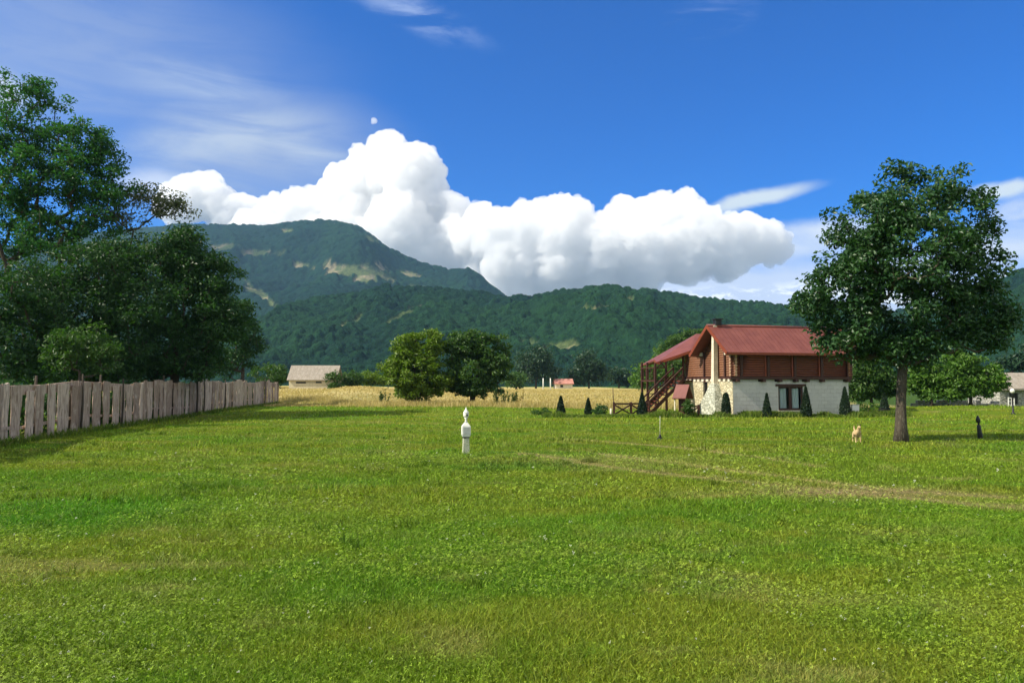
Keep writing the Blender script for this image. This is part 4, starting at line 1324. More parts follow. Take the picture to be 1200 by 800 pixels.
# wooden rail fence with crossed braces
def rail_fence(pxs, D0, D1, label, hs_, first_tall):
    root = empty('rail_fence', gpt(pxs[0], D0)); O = root.location.copy()
    tag(root, label, 'fence', 'low brown fences of crossed rails by the stairs')
    pts = []
    for i, px in enumerate(pxs):
        D = D0 + (D1 - D0) * i / (len(pxs) - 1)
        p = Vector(gpt(px, D)) - O; pts.append(p)
        mb = MB(); mb.box(p.x - .07, p.x + .07, p.y - .07, p.y + .07, p.z - .2, p.z + hs_ + (0.12 if i else 0.12)); mb.build('post', M['dark_wood'], root, bevel=0.01)
    for a, b in zip(pts[:-1], pts[1:]):
        mb = MB(); u = Vector((0, 0, 1)); off = Vector((0, -0.045, 0))
        mb.bar(a + u * hs_, b + u * hs_, .07, .11); mb.bar(a + u * .12 + off, b + u * (hs_ - .05) + off, .05, .09); mb.bar(a + u * (hs_ - .05) - off, b + u * .12 - off, .05, .09)
        mb.build('rails', M['dark_wood'], root)
rail_fence([719, 739, 757], 50.6, 51.4, 'low dark brown rail fence running left of the house stairs', 0.85, True)
rail_fence([801, 818], 49.8, 49.6, 'short piece of brown rail fence in front of the yellow stone wall', 0.72, False)
p = gpt(715.5, 50.3); mb = MB(); mb.tube([(0, 0, -.1), (0, 0, 0.55)], [.08, .07], 8); o = mb.build('stone_post', M['cream'], None, True); o.location = p
tag(o, 'stubby pale post at the left end of the rail fence', 'post')
p = gpt(718, 51.2); mb = MB(); mb.tube([(0, 0, -.1), (0.03, 0, 1.0), (0, 0, 1.95)], [.03, .028, .02], 6); o = mb.build('pole', M['bark_dark'], None, True); o.location = p
tag(o, 'thin bare upright pole at the left end of the rail fence', 'pole')


# ------------------------------------------------------------------ cypresses and planters
def cypress_mesh(h, w, seed, col=False):
    r = np.random.default_rng(seed)
    n = 2400
    z = r.random(n) ** 0.8
    prof = (lambda q: np.where(q < 0.12, 0.75 + q * 2, (1 - (q - 0.12) / 0.88) ** (0.85 if not col else 0.35)))
    rad = prof(z) * w / 2 * (0.72 + 0.33 * r.random(n)); a = r.random(n) * 2 * pi
    C = np.stack([np.cos(a) * rad, np.sin(a) * rad, z * h + 0.04], 1)
    return C


def make_cypress(px, D, h, w, label, seed, col=False, pot=False):
    loc = gpt(px, D)
    root = empty('cypress', loc); tag(root, label, 'cypress', 'young cypresses planted in a row in front of the house')
    r = np.random.default_rng(seed)
    mb = MB(); prof = [(0.3 * w, 0.02), (0.42 * w, 0.12 * h), (0.34 * w, 0.4 * h), (0.2 * w, 0.7 * h), (0.01, 0.98 * h)]
    if col: prof = [(0.3 * w, 0.02), (0.42 * w, 0.15 * h), (0.42 * w, 0.75 * h), (0.25 * w, 0.95 * h), (0.01, h)]
    C = cypress_mesh(h, w, seed, col)
    core = mb.lathe((0, 0, 0), [(q[0] * 0.8, q[1]) for q in prof], 9)
    c_ = leaf_cloud('foliage', C, 0.05, 2, 0.13, M['cypress'], root, r, 1.0, -0.9, 0.0, 0.4)
    core.build('branches', M['cypress'], root, True)
    if pot:
        pb = MB(); pb.lathe((0, 0, 0), [(0.30, -0.05), (0.36, 0.5), (0.38, 0.52)], 12); pb.build('pot', M['black_metal'], root)
    else:
        t_ = MB(); t_.tube([(0, 0, -.1), (0, 0, .3)], [.05, .04], 7); t_.build('trunk', M['bark_dark'], root)


cy = [(657, 51.2, 1.28, 0.62, 'cone-shaped cypress standing furthest left, alone before the yellow field'),
      (689, 52.8, 1.12, 0.52, 'smallest cone-shaped cypress, second from the left before the yellow field'),
      (752, 50.6, 1.55, 0.70, 'cone-shaped cypress in front of the rail fence beside the stairs'),
      (850, 50.2, 1.55, 0.62, 'column-shaped round-topped cypress at the near corner of the house'),
      (897.5, 49.6, 1.52, 0.58, 'narrow pointed cypress just left of the house window'),
      (943.5, 49.9, 1.98, 0.72, 'tall pointed cypress just right of the house window'),
      (989, 50.6, 1.95, 0.78, 'pointed cypress at the right end of the house'),
      (1035, 51.2, 1.5, 0.72, 'cypress in a dark pot between the house and the big trunk')]
for i, (px, D, h, w, lb_) in enumerate(cy):
    make_cypress(px, D, h, w, lb_, 200 + i, col=(i == 3), pot=(i == 7))

# white cabinet beside the house
p = gpt(1000, 51.0); root = empty('white_cabinet', p, R(8)); tag(root, 'plain white box standing between the last cypress and the green tree', 'box')
mb = MB(); mb.box(-.26, .26, -.15, .15, 0.12, .78); mb.build('box', M['white_paint'], root, bevel=.015)
mb = MB(); mb.box(-.28, .28, -.17, .17, .785, .82); mb.build('lid', M['grey_panel'], root, bevel=.005)
for fx in (-.2, .12):
    mb = MB(); mb.box(fx, fx + .08, -.05, .05, -.1, .118); mb.build('foot', M['grey_panel'], root)


# ------------------------------------------------------------------ lawn objects
def white_lantern():
    b = GP(546, 531)
    root = empty('garden_lantern', (b[0], b[1], gzf(*b)), R(12)); root.scale = (.88, .88, 1)
    tag(root, 'cream white lantern with pointed cap on a pale post in mid lawn', 'lantern')
    mb = MB(); mb.hexa([(-.13, -.10, -.1), (.13, -.10, -.1), (.13, .10, -.1), (-.13, .10, -.1), (-.105, -.085, .5), (.105, -.085, .5), (.105, .085, .5), (-.105, .085, .5)])
    mb.build('post', M['concrete'], root, bevel=.015)
    mb = MB(); mb.box(-.12, .12, -.10, .10, .502, .53); mb.build('collar', M['black_metal'], root)
    mb = MB(); mb.hexa([(-.12, -.1, .53), (.12, -.1, .53), (.12, .1, .53), (-.12, .1, .53), (-.155, -.12, .60), (.155, -.12, .60), (.155, .12, .60), (-.155, .12, .60)])
    mb.box(-.155, .155, -.12, .12, .602, .86)
    mb.hexa([(-.155, -.12, .862), (.155, -.12, .862), (.155, .12, .862), (-.155, .12, .862), (-.06, -.06, .98), (.06, -.06, .98), (.06, .06, .98), (-.06, .06, .98)])
    bx_ = mb.build('housing', M['white_paint'], root, bevel=.01)
    mb = MB(); mb.box(-.115, .115, -.129, -.121, .62, .84); mb.build('panel', M['grey_panel'], bx_)
    mb = MB(); mb.lathe((0, 0, 0), [(.06, .975), (.04, 1.03), (.035, 1.08), (.07, 1.13)], 14); mb.build('neck', M['white_paint'], root, True)
    mb = MB(); mb.lathe((0, 0, 0), [(.06, 1.13), (.095, 1.17), (.105, 1.22), (.10, 1.27)], 16); gl = mb.build('lamp_head', M['globe'], root, True)
    mb = MB(); mb.tube([(0.02, -.06, 1.215), (0.02, -.118, 1.215)], .035, 10); mb.build('lens', M['black_metal'], gl)
    mb = MB(); mb.lathe((0, 0, 0), [(.115, 1.272), (.10, 1.30), (.05, 1.37), (.02, 1.42), (.004, 1.47)], 16); mb.build('cap', M['white_paint'], root, True)
white_lantern()


def bollard():
    b = GP(1149, 514.5)
    root = empty('garden_post', (b[0], b[1], gzf(*b)), R(-5)); root.scale = (.75, .75, 1); root.rotation_euler = (0, R(-5), 0)
    tag(root, 'short plain black garden post leaning slightly on the lawn, right of the big tree', 'post')
    mb = MB(); mb.lathe((0, 0, 0), [(.055, -.1), (.055, 0.0), (.11, .06), (.125, .12), (.10, .45), (.085, .6)], 12); mb.build('post', M['black_metal'], root, True)
    mb = MB(); mb.lathe((0, 0, 0), [(.05, .6), (.05, .68), (.10, .72), (.11, .82), (.06, .92), (.02, .98)], 12); mb.build('head', M['black_metal'], root, True)
bollard()


def globe_lamp():
    b = gpt(1185, 50.5)
    root = empty('globe_lamp', b); tag(root, 'dark garden lamp post with a white globe in front of the stone hut', 'lamp')
    mb = MB(); mb.lathe((0, 0, 0), [(.13, -.1), (.13, .06), (.06, .12), (.05, .9), (.045, 1.35), (.09, 1.38), (.09, 1.42)], 12); mb.build('post', M['black_metal'], root, True)
    mb = MB(); mb.lathe((0, 0, 0), [(.06, 1.42), (.12, 1.48), (.15, 1.58), (.12, 1.68), (.05, 1.73), (.001, 1.74)], 16); mb.build('globe', M['globe'], root, True)
globe_lamp()


def sprinkler():
    b = GP(773.5, 514.5)
    root = empty('sprinkler', (b[0], b[1], gzf(*b))); tag(root, 'thin upright stake on a small dark tripod foot on the lawn before the stairs', 'sprinkler')
    mb = MB(); mb.tube([(0, 0, 0.12), (0, 0, 0.5), (0.01, 0, 0.95)], [.016, .013, .01], 6); mb.build('stake', M['weed'] if False else M['concrete'], root, True)
    mb = MB(); mb.lathe((0, 0, 0), [(.05, .08), (.06, .14), (.03, .22)], 10); mb.build('hub', M['black_metal'], root, True)
    for k in range(3):
        a = k * 2 * pi / 3 + 0.4; mb = MB(); mb.tube([(0, 0, .13), (cos(a) * .2, sin(a) * .2, -.01)], [.022, .018], 6); mb.build('leg', M['black_metal'], root, True)
sprinkler()


def skin(name, pts, edges, mat, parent, sub=2):
    me = bpy.data.meshes.new(name)
    me.from_pydata([p[:3] for p in pts], edges, [])
    o = bpy.data.objects.new(name, me); COL.objects.link(o)
    sk = o.modifiers.new('skin', 'SKIN'); sk.use_smooth_shade = True
    if not me.skin_vertices: me.skin_vertices.new()
    for i, p in enumerate(pts):
        me.skin_vertices[0].data[i].radius = (p[3], p[4] if len(p) > 4 else p[3])
        me.skin_vertices[0].data[i].use_root = (i == 0)
    ss = o.modifiers.new('sub', 'SUBSURF'); ss.levels = sub; ss.render_levels = sub
    bpy.context.view_layer.update()
    me2 = bpy.data.meshes.new_from_object(o.evaluated_get(bpy.context.evaluated_depsgraph_get()))
    o.modifiers.clear(); o.data = me2
    me2.materials.clear(); me2.materials.append(mat)
    me2.polygons.foreach_set('use_smooth', [True] * len(me2.polygons))
    if parent: o.parent = parent
    return o


def dog():
    b = GP(1004.5, 517.5)
    root = empty('dog', (b[0], b[1], gzf(*b)), R(-100))
    tag(root, 'small cream-coloured dog standing on the lawn left of the big trunk', 'dog')
    # local +X = direction the dog faces
    pts = [(-0.20, 0, 0.36, 0.095), (-0.05, 0, 0.37, 0.10), (0.12, 0, 0.39, 0.115), (0.22, 0, 0.45, 0.085), (0.28, 0, 0.55, 0.065),   # spine, neck
           (0.31, 0, 0.61, 0.062), (0.38, 0, 0.60, 0.045), (0.44, 0, 0.575, 0.028),                                                 # skull, muzzle
           (0.15, 0.08, 0.30, 0.048), (0.13, 0.085, 0.17, 0.028), (0.14, 0.085, 0.03, 0.024), (0.18, 0.085, 0.015, 0.026),
           (0.15, -0.08, 0.30, 0.048), (0.13, -0.085, 0.17, 0.028), (0.15, -0.085, 0.03, 0.024), (0.19, -0.085, 0.015, 0.026),
           (-0.20, 0.08, 0.29, 0.065), (-0.17, 0.085, 0.21, 0.042), (-0.27, 0.085, 0.13, 0.024), (-0.25, 0.085, 0.03, 0.022), (-0.21, 0.085, 0.015, 0.025),
           (-0.20, -0.08, 0.29, 0.065), (-0.17, -0.085, 0.21, 0.042), (-0.27, -0.085, 0.13, 0.024), (-0.25, -0.085, 0.03, 0.022), (-0.21, -0.085, 0.015, 0.025),
           (-0.30, 0, 0.42, 0.03), (-0.38, 0, 0.52, 0.026), (-0.36, 0, 0.62, 0.018)]
    ed = [(0, 1), (1, 2), (2, 3), (3, 4), (4, 5), (5, 6), (6, 7), (2, 8), (8, 9), (9, 10), (10, 11), (2, 12), (12, 13), (13, 14), (14, 15),
          (0, 16), (16, 17), (17, 18), (18, 19), (19, 20), (0, 21), (21, 22), (22, 23), (23, 24), (24, 25), (0, 26), (26, 27), (27, 28)]
    body = skin('body', pts, ed, M['fur'], root)
    for s_ in (-1, 1):
        mb = MB(); mb.raw([(0.27, s_ * .03, .655), (0.31, s_ * .065, .65), (0.33, s_ * .03, .66), (0.285, s_ * .06, .735), (0.26, s_ * .05, .65)], [(0, 1, 3), (1, 2, 3), (2, 0, 3), (0, 4, 1)])
        mb.build('ear', M['fur_dark'], root)
        mb = MB(); mb.lathe((0.365, s_ * .034, .615), [(.003, -.01), (.009, -.004), (.009, .004), (.003, .01)], 8); mb.build('eye', M['black_metal'], root, True)
    mb = MB(); mb.lathe((0.463, 0, .572), [(.004, -.014), (.015, -.006), (.015, .006), (.004, .014)], 8); mb.build('nose', M['black_metal'], root, True)
    root.scale = (1.0, 1.0, 1.0)
dog()

# pale stone on the grass
bm = bmesh.new(); bmesh.ops.create_icosphere(bm, subdivisions=3, radius=0.16)
for v in bm.verts:
    v.co.z *= 0.6; v.co *= 1 + 0.25 * (float(vn3(np.array([v.co.x * 9]), np.array([v.co.y * 9]), np.array([v.co.z * 9]))[0]) - 0.5)
me = bpy.data.meshes.new('stone'); bm.to_mesh(me); bm.free()
o = link('stone', me, M['cream'], None, True); q = gpt(706, 49.8); o.location = (q[0], q[1], q[2] + .05)
tag(o, 'pale round stone lying on the grass near the rail fence', 'stone')


# ------------------------------------------------------------------ old barn across the field
def barn():
    D = 128
    p0 = P(338.5, 455.5, D); L = 54 / F * D
    zg = gzf(p0.x + 4, D)
    root = empty('old_barn', (p0.x, D, zg), R(2))
    tag(root, 'old pale barn with a tall grey shingle roof beyond the fence end', 'barn')
    hw = 1.75; hr = 3.95; W_ = 5.0
    top_py = P(338, 428, D + 2.5).z - zg
    hr = top_py; hw = P(338, 444, D).z - zg
    m = MB(); m.box(0, L, 0, .25, -.6, hw); m.box(0, .25, .25, W_, -.6, hw); m.box(L - .25, L, .25, W_, -.6, hw); m.box(.25, L - .25, W_ - .25, W_, -.6, hw)
    m.raw([(0.02, 0, hw), (0.02, W_, hw), (0.02, W_ / 2, hr - .15), (.22, 0, hw), (.22, W_, hw), (.22, W_ / 2, hr - .15)], [(0, 2, 1), (3, 4, 5), (0, 1, 4, 3), (1, 2, 5, 4), (2, 0, 3, 5)])
    m.raw([(L - .22, 0, hw), (L - .22, W_, hw), (L - .22, W_ / 2, hr - .15), (L - .02, 0, hw), (L - .02, W_, hw), (L - .02, W_ / 2, hr - .15)], [(0, 2, 1), (3, 4, 5), (0, 1, 4, 3), (1, 2, 5, 4), (2, 0, 3, 5)])
    m.build('wall', M['barn_wall'], root)
    for y0, y1 in ((-.35, W_ / 2), (W_ + .35, W_ / 2 + .002)):
        z0 = hw - .12; r_ = MB()
        r_.hexa([(-.3, y0, z0 - .12), (L + .3, y0, z0 - .12), (L + .3, y1, hr - .12), (-.3, y1, hr - .12), (-.3, y0, z0), (L + .3, y0, z0), (L + .3, y1, hr), (-.3, y1, hr)])
        r_.build('roof', M['shingle'], root)
    m = MB(); m.box(1.2, 2.9, -.03, .1, hw - .75, hw - .45); m.box(4.6, 5.6, -.03, .1, hw - .7, hw - .42); m.box(2.9, 4.6, -.025, .05, hw - .62, hw - .54); m.build('opening', M['dark_hole'], root)
M['barn_wall'] = mat_noise('barn_wall', (0.52, 0.45, 0.30), (0.64, 0.57, 0.40), 1.1, .95, (0.33, 0.28, 0.18), (1, 1, 3))
M['shingle'] = mat_noise('shingle', (0.27, 0.235, 0.19), (0.36, 0.32, 0.27), 1.0, .95, (0.19, 0.165, 0.13), (3, 1, 1), 0.7, 0.06)
M['red_tile'] = mat_noise('red_tile', (0.42, 0.17, 0.13), (0.5, 0.25, 0.2), 1.0, .8)
barn()


# far cottage with the red roof and two white posts at the field edge
def cottage():
    D = 235
    b = Vector(gpt(651, D)); L = 20 / F * D
    root = empty('cottage', b, R(4)); tag(root, 'tiny cottage with a faded red roof at the far field edge', 'house')
    zt = P(651, 443.5, D).z - b.z; zw = P(651, 449, D).z - b.z; W_ = 5
    m = MB(); m.box(0, L, 0, .3, -.5, zw); m.box(0, .3, .3, W_, -.5, zw); m.box(L - .3, L, .3, W_, -.5, zw); m.box(.3, L - .3, W_ - .3, W_, -.5, zw); m.build('wall', M['cream'], root)
    for y0, y1 in ((-.4, W_ / 2), (W_ + .4, W_ / 2 + .003)):
        m = MB(); m.hexa([(-.4, y0, zw - .3), (L + .4, y0, zw - .3), (L + .4, y1, zt - .15), (-.4, y1, zt - .15), (-.4, y0, zw - .1), (L + .4, y0, zw - .1), (L + .4, y1, zt), (-.4, y1, zt)])
        m.build('roof', M['red_tile'], root)
    m = MB(); m.box(1.5, 2.4, -.04, .1, 0.4, zw - .5); m.build('window', M['dark_hole'], root)
cottage()
for px, lb_ in ((636.5, 'left one of two white posts at the far field edge'), (645, 'right one of two white posts at the far field edge, nearer the cottage')):
    D = 180; b = Vector(gpt(px, D)); m = MB(); m.tube([(0, 0, -.2), (0, 0, P(px, 443, D).z - b.z)], [.14, .12], 8)
    o = m.build('white_post', M['white_paint'], None, True); o.location = b; tag(o, lb_, 'post', 'white posts at the far field edge')


# stone hut and low wall on the right
def hut():
    D = 66
    p0 = P(1172, 470, D); zg = gzf(p0.x, D)
    root = empty('stone_hut', (p0.x, D, zg - .1), R(6)); tag(root, 'low stone hut with a grey-brown shingle roof at the right edge', 'hut')
    ze = P(1168, 455, D).z - zg + .1; zr = P(1168, 436.5, D + 2).z - zg + .1; L = 9.0; W_ = 4
    m = MB(); m.box(0, .9, 0, .4, -.4, ze); m.box(1.75, L, 0, .4, -.4, ze); m.box(.9, 1.75, .002, .4, -.4, .5); m.box(.9, 1.75, .002, .4, 1.5, ze)
    m.box(0, .4, .4, W_, -.4, ze); m.box(L - .4, L, .4, W_, -.4, ze); m.box(.4, L - .4, W_ - .4, W_, -.4, ze); m.build('wall', M['stone_wall'], root)
    for y0, y1 in ((-.5, W_ / 2), (W_ + .5, W_ / 2 + .003)):
        m = MB(); m.hexa([(-.35, y0, ze - .15), (L + .4, y0, ze - .15), (L + .4, y1, zr - .14), (-.35, y1, zr - .14), (-.35, y0, ze), (L + .4, y0, ze), (L + .4, y1, zr), (-.35, y1, zr)])
        m.build('roof', M['shingle'], root)
    m = MB(); m.box(.95, 1.7, .12, .2, .55, 1.45); w = m.build('window', M['dark_hole'], root)
    # white lattice leaning by the wall
    f = empty('lattice_panel', (p0.x + .35, D - .55, zg), R(6)); tag(f, 'white cross-barred panel leaning on the wall of the stone hut', 'panel')
    f.rotation_euler = (R(-9), R(9), R(6))
    m = MB(); w_, h_ = .62, 1.05; t = .07
    m.box(0, w_, 0, .05, 0, t); m.box(0, w_, 0, .05, h_ - t, h_); m.box(0, t, .001, .049, t, h_ - t); m.box(w_ - t, w_, .001, .049, t, h_ - t)
    m.build('frame', M['white_paint'], f)
    m = MB(); m.box(t, w_ - t, .01, .04, h_ / 3 - .02, h_ / 3 + .02); m.box(t, w_ - t, .01, .04, 2 * h_ / 3 - .02, 2 * h_ / 3 + .02); m.box(w_ / 2 - .02, w_ / 2 + .02, .012, .038, t, h_ - t); m.build('bars', M['white_paint'], f)
hut()
D = 63.5; a = Vector(gpt(1068, D)); b = Vector(gpt(1166, D))
rr = random.Random(12); m = MB(); x = a.x
while x < b.x:
    w = rr.uniform(.25, .6)
    for k in range(3):
        h0 = k * .24; y = D + rr.uniform(-.05, .05); z = gzf(x, D) - .1
        if k == 2 and rr.random() < .35: continue
        m.box(x + rr.uniform(0, .05), x + w, y, y + .4, z + h0 + .005, z + h0 + .23)
    x += w + .01
o = m.build('stone_wall', M['stone_wall'], None, False, .03); tag(o, 'low dry stone wall of grey blocks under the bright round trees', 'wall')


# ------------------------------------------------------------------ grass, weeds, stalks
def blades(name, X, Y, H, Wd, colr, mat, label, cat, r, lean=0.5, tip=1.2):
    n = len(X)
    Z = gz(X, Y) - 0.01
    a = r.random(n) * 2 * pi; b = r.random(n) * 2 * pi
    ln = lean * r.random(n) * H
    ux, uy = np.cos(a) * Wd * 0.5, np.sin(a) * Wd * 0.5
    lx, ly = np.cos(b) * ln, np.sin(b) * ln
    p = np.stack([X, Y, Z], 1)
    v0 = p - np.stack([ux, uy, 0 * ux], 1); v1 = p + np.stack([ux, uy, 0 * ux], 1)
    mid = p + np.stack([lx * .4, ly * .4, H * .6], 1)
    v2 = mid + np.stack([ux, uy, 0 * ux], 1) * .8; v3 = mid - np.stack([ux, uy, 0 * ux], 1) * .8
    t0 = p + np.stack([lx * tip, ly * tip, H * .97], 1)
    V = np.stack([v0, v1, v2, v3, t0 + (v2 - mid) * .25, t0 - (v2 - mid) * .25], 1).reshape(-1, 3)
    i = np.arange(n)[:, None] * 6
    Fc = np.concatenate([i + np.array([[0, 1, 2, 3]]), i + np.array([[3, 2, 4, 5]])], 0)
    me = np_mesh(name, V, Fc, colr(n), False)
    o = link(name, me, mat); tag(o, label, cat, kind='stuff')
    return o


def make_grass():
    r = np.random.default_rng(77)
    XS, YS, HS, WS, leafs = [], [], [], [], []
    for (d0, d1, n, hh, ww) in ((4.3, 8, 190000, .050, .0060), (8, 13, 170000, .055, .0085), (13, 22, 150000, .06, .014), (22, 40, 120000, .07, .024), (40, 72, 60000, .09, .045)):
        y = np.sqrt(r.random(n) * (d1 ** 2 - d0 ** 2) + d0 ** 2)
        x = (r.random(n) * 2 - 1) * 0.78 * y
        k = x > -0.105 * (y - 27) / 1 - 18.6 if True else None
        keep = np.where(y > 20, x > -18.5 - (y - 27) * 0.14, True)
        x, y = x[keep], y[keep]
        den = fbm2(x * .8 + 5, y * .8, 4, 81); keep = r.random(len(x)) < 0.35 + 1.1 * sstep(den, .35, .65)
        x, y = x[keep], y[keep]
        tall = sstep(fbm2(x * .45 + 50, y * .45, 3, 83), .5, .75)
        c = ground_color(x, y)
        dryf = np.clip((c[:, 0] / np.maximum(c[:, 1], 1e-4) - 0.75) * 2.5, 0, 1)
        XS.append(x); YS.append(y)
        HS.append(hh * (.5 + r.random(len(x)) * .9) * (1 + .9 * tall) * (1 - .6 * dryf)); WS.append(ww * (.6 + .8 * r.random(len(x))))
    X = np.concatenate(XS); Y = np.concatenate(YS); H = np.concatenate(HS); Wd = np.concatenate(WS)
    def col(n):
        c = ground_color(X, Y)
        v = r.random(n)[:, None]; hue = r.random(n)[:, None]
        c = c * (0.55 + 1.05 * v) * (1 + np.array([0.35, 0.05, 0.3]) * (hue - .45))
        lt = (r.random(n) < .06)[:, None]
        c = np.where(lt, c * 1.5 + np.array([.05, .05, .02]), c)
        return {'gc': np.repeat(np.clip(c, 0, .9), 6, 0)}
    blades('grass', X, Y, H, Wd, col, M['grass'], 'short uneven grass covering the lawn', 'grass', r, 1.3)
make_grass()


def make_clover():
    """round three-part leaves and white blossoms among the grass"""
    r = np.random.default_rng(99)
    XS, YS, SZ = [], [], []
    for (d0, d1, n, s) in ((4.3, 8, 110000, .0082), (8, 14, 95000, .0120), (14, 24, 50000, .020)):
        y = np.sqrt(r.random(n) * (d1 ** 2 - d0 ** 2) + d0 ** 2); x = (r.random(n) * 2 - 1) * .78 * y
        den = fbm2(x * .55 + 15, y * .55, 4, 91); k = r.random(n) < (.12 + .88 * sstep(den, .38, .64)) * (np.where(y > 20, x > -17, True))
        x, y = x[k], y[k]; XS.append(x); YS.append(y); SZ.append(np.full(len(x), s) * (.7 + .6 * r.random(len(x))))
    X = np.concatenate(XS); Y = np.concatenate(YS); s = np.concatenate(SZ); n = len(X)
    Z = gz(X, Y) + .030 + .045 * r.random(n)
    V = []; a0 = r.random(n) * 2 * pi; tilt = r.normal(size=(n, 2)) * .45
    for k in range(3):
        a = a0 + k * 2 * pi / 3
        for (rr_, da) in ((0.1, 0), (1.0, -.55), (1.35, 0), (1.0, .55)):
            dx_ = np.cos(a + da) * s * rr_; dy_ = np.sin(a + da) * s * rr_
            V.append(np.stack([X + dx_, Y + dy_, Z + dx_ * tilt[:, 0] + dy_ * tilt[:, 1]], 1))
    V = np.stack(V, 1).reshape(-1, 3)
    Fc = np.arange(n * 12).reshape(-1, 4)
    c = ground_color(X, Y) * .4 + np.array([.15, .215, .018]) * .85
    c = c * (.6 + 1.35 * r.random(n)[:, None] ** 1.8)
    wh = (r.random(n) < .010)[:, None]
    c = np.where(wh, np.array([.55, .58, .45]), c)
    me = np_mesh('clover', V, Fc, {'gc': np.repeat(np.clip(c, 0, .85), 12, 0)}, False)
    o = link('clover', me, M['grass']); tag(o, 'patches of clover leaves and few white blossoms in the foreground lawn', 'clover', kind='stuff')
make_clover()


def make_tufts():
    r = np.random.default_rng(555)
    n = 420
    y = 4.6 + 32 * r.random(n) ** 1.2; x = (r.random(n) * 2 - 1) * .75 * y
    lx, ly = GP(590, 545); x[:60] = lx + r.normal(size=60) * 1.5; y[:60] = ly + r.normal(size=60) * .9
    lx, ly = GP(60, 595); x[60:110] = lx + r.normal(size=50) * 1.6; y[60:110] = ly + r.normal(size=50) * 1.2
    lx, ly = GP(235, 570); x[110:135] = lx + r.normal(size=25) * .45; y[110:135] = ly + r.normal(size=25) * .25
    k = (np.abs(x) < .72 * y) & np.where(y > 20, x > -16.5, True); x, y = x[k], y[k]; n = len(x)
    per = 36; R_ = .05 + .09 * r.random(n)
    X = np.repeat(x, per) + r.normal(size=n * per) * np.repeat(R_, per); Y = np.repeat(y, per) + r.normal(size=n * per) * np.repeat(R_, per)
    H = np.repeat(.07 + .10 * r.random(n), per) * (.5 + .7 * r.random(n * per)); Wd = np.repeat(.006 + .0009 * y, per)
    tone = np.repeat(r.random(n), per)[:, None]
    def col(m):
        c = ground_color(X, Y) * .55 + (np.array([.055, .14, .012]) * (1 - tone) + np.array([.15, .20, .03]) * tone) * .45
        return {'gc': np.repeat(np.clip(c * (.55 + .8 * r.random(m)[:, None]), 0, .9), 6, 0)}
    blades('grass_tufts', X, Y, H, Wd, col, M['grass'], 'scattered taller tufts and weeds standing out of the lawn', 'grass', r, 1.0)
make_tufts()


def lc(n, r, k=6):
    return {'tint': np.repeat(r.random(n), k), 'clump': np.repeat(r.random(n), k)}


r = np.random.default_rng(123)
# dry stalks along the edge of the ripe field
n = 26000
x = r.uniform(-27, 16, n); y = field_edge(x) + r.normal(size=n) * 1.6 * (0.5 + fbm2(x, x * 0, 3, 4)) + 0.8
blades('dry_stalks', x, y, (.15 + .55 * r.random(n) ** 2), .03 + .02 * r.random(n), lambda n: lc(n, r), M['dry_grass'], 'tall dry yellow stalks along the near edge of the ripe field', 'dry grass', r, .5)
n = 60000
y = field_edge(np.zeros(n)) + 2 + r.random(n) ** 1.6 * 120; x = r.uniform(-.36, .26, n) * y
blades('ripe_crop', x, y, .08 + .13 * r.random(n), .05 + .04 * r.random(n) + y * .0004, lambda n: lc(n, r), M['dry_grass'], 'ripe yellow hay standing in the field beyond the lawn', 'hay', r, .6)
# unmown green strip before the house and along the cypresses
n = 26000
x = np.concatenate([r.uniform(2, 8, 6000), r.uniform(8, 27, 20000)]); y = 50.2 + (x - 15) * .05 + r.normal(size=n) * .35
blades('tall_grass', x, y, .10 + .24 * r.random(n) * (0.4 + 1.2 * sstep(fbm2(x * 1.2, y * 0, 3, 7), .35, .7)), .03 + .03 * r.random(n), lambda n: lc(n, r), M['weed'], 'unmown green strip of tall grass at the foot of the house and cypresses', 'tall grass', r, .7)
n = 6000
sy = r.uniform(21, 82, n); fx = np.where(sy < 27.3, -16.2 + (sy - 20) * -.342, np.where(sy < 58, -18.7 - (sy - 27.3) * .1466, -23.2 - (sy - 58) * .124))
blades('fence_weeds', fx + .22 + .16 * np.abs(r.normal(size=n)), sy, .12 + .25 * r.random(n) ** 2, .03 + .02 * r.random(n), lambda n: lc(n, r), M['weed'], 'weeds and long grass growing along the foot of the board fence', 'weeds', r, .8)

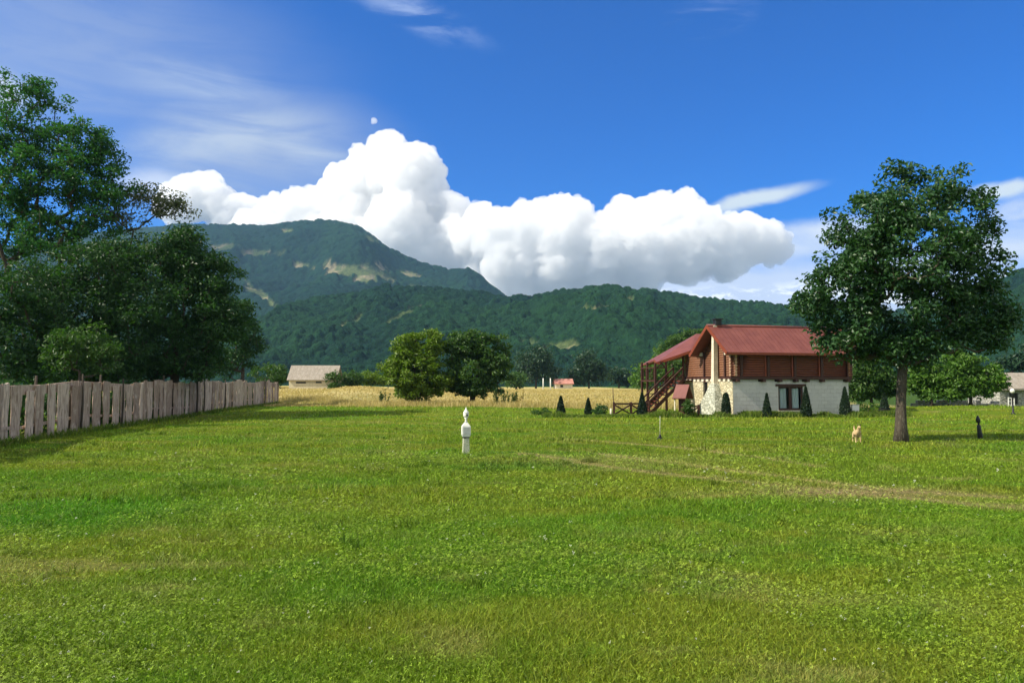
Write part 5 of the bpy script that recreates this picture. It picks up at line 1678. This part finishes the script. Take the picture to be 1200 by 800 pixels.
# low hedge clumps and tall weeds beyond the lawn
hb = [(634, 52.5, [(634, 483, 14, 5)], 'leaf_mid', 'low green hedge clump left of the first cypress'),
      (708, 52.2, [(704, 481, 10, 6)], 'leaf_dark', 'dark low bush between the small cypress and the rail fence'),
      (790, 49.6, [(806, 476, 6, 8)], 'leaf_mid', 'green climbing shrub in front of the small red-roofed shelter'),
      (1010, 53, [(1016, 476, 18, 5)], 'leaf_bright', 'bright low hedge right of the white box')]
for i, (px, D, lb2, mt_, lb_) in enumerate(hb):
    B = gpt(lb2[0][0], D)
    tree('low_bush', lb_, 'bush', B, [lobe(a, b, c, d, D, B, 26) for a, b, c, d in lb2], .35, .03, mt_, 'bark_dark', leaf=.13, per=34, clump=.22, seed=300 + i, first_branch=.05, tubes=4, ragged=.3)
rs = random.Random(8)
for k, (px, D, lb_) in enumerate(((590, 73, 'clump of tall leaning weeds right of the darker field tree'), (606, 74, 'thin tall weed stems at the right of the weed clump'), (448, 80, 'tall leafy stalks left of the yellow-green field tree'))):
    B = gpt(px, D); root = empty('tall_weeds', B); tag(root, lb_, 'weeds', 'tall weeds beside the field trees')
    mb = MB(); tips = []
    for q in range(16 if k == 0 else 7):
        x0 = rs.uniform(-1.1, 1.1) * (1 if k == 0 else .5); h = rs.uniform(.9, 1.7); lx = rs.uniform(-.2, .5)
        mb.tube([(x0, 0, -.1), (x0 + lx * .4, .1, h * .5), (x0 + lx, .1, h)], [.025, .02, .01], 5)
        tips += [(x0 + lx * f ** 1.5, .1, h * f) for f in (.35, .5, .65, .8, 1)]
    mb.build('stems', M['dry_grass'] if k == 1 else M['bark_dark'], root)
    leaf_cloud('leaves', np.array(tips), .13, 9, .2, M['leaf_mid'] if k != 1 else M['dry_grass'], root, np.random.default_rng(k), 1.0, -.5, .2, .35)

# shaded undergrowth added behind the fence to darken its gaps
r = np.random.default_rng(321)
n = 520
sy = r.uniform(19, 82, n); fx = np.where(sy < 27.3, -16.2 + (sy - 20) * -.342, np.where(sy < 58, -18.7 - (sy - 27.3) * .1466, -23.2 - (sy - 58) * .124))
C = np.stack([fx - 0.9 - 2.2 * r.random(n), sy, 0.15 + 1.9 * r.random(n)], 1)
o = leaf_cloud('gap_undergrowth', C, .6, 60, .22, M['leaf_dark'], None, r)
tag(o, 'dark weeds and shrubs added behind the board fence to darken its gaps', 'gap_undergrowth', kind='stuff')
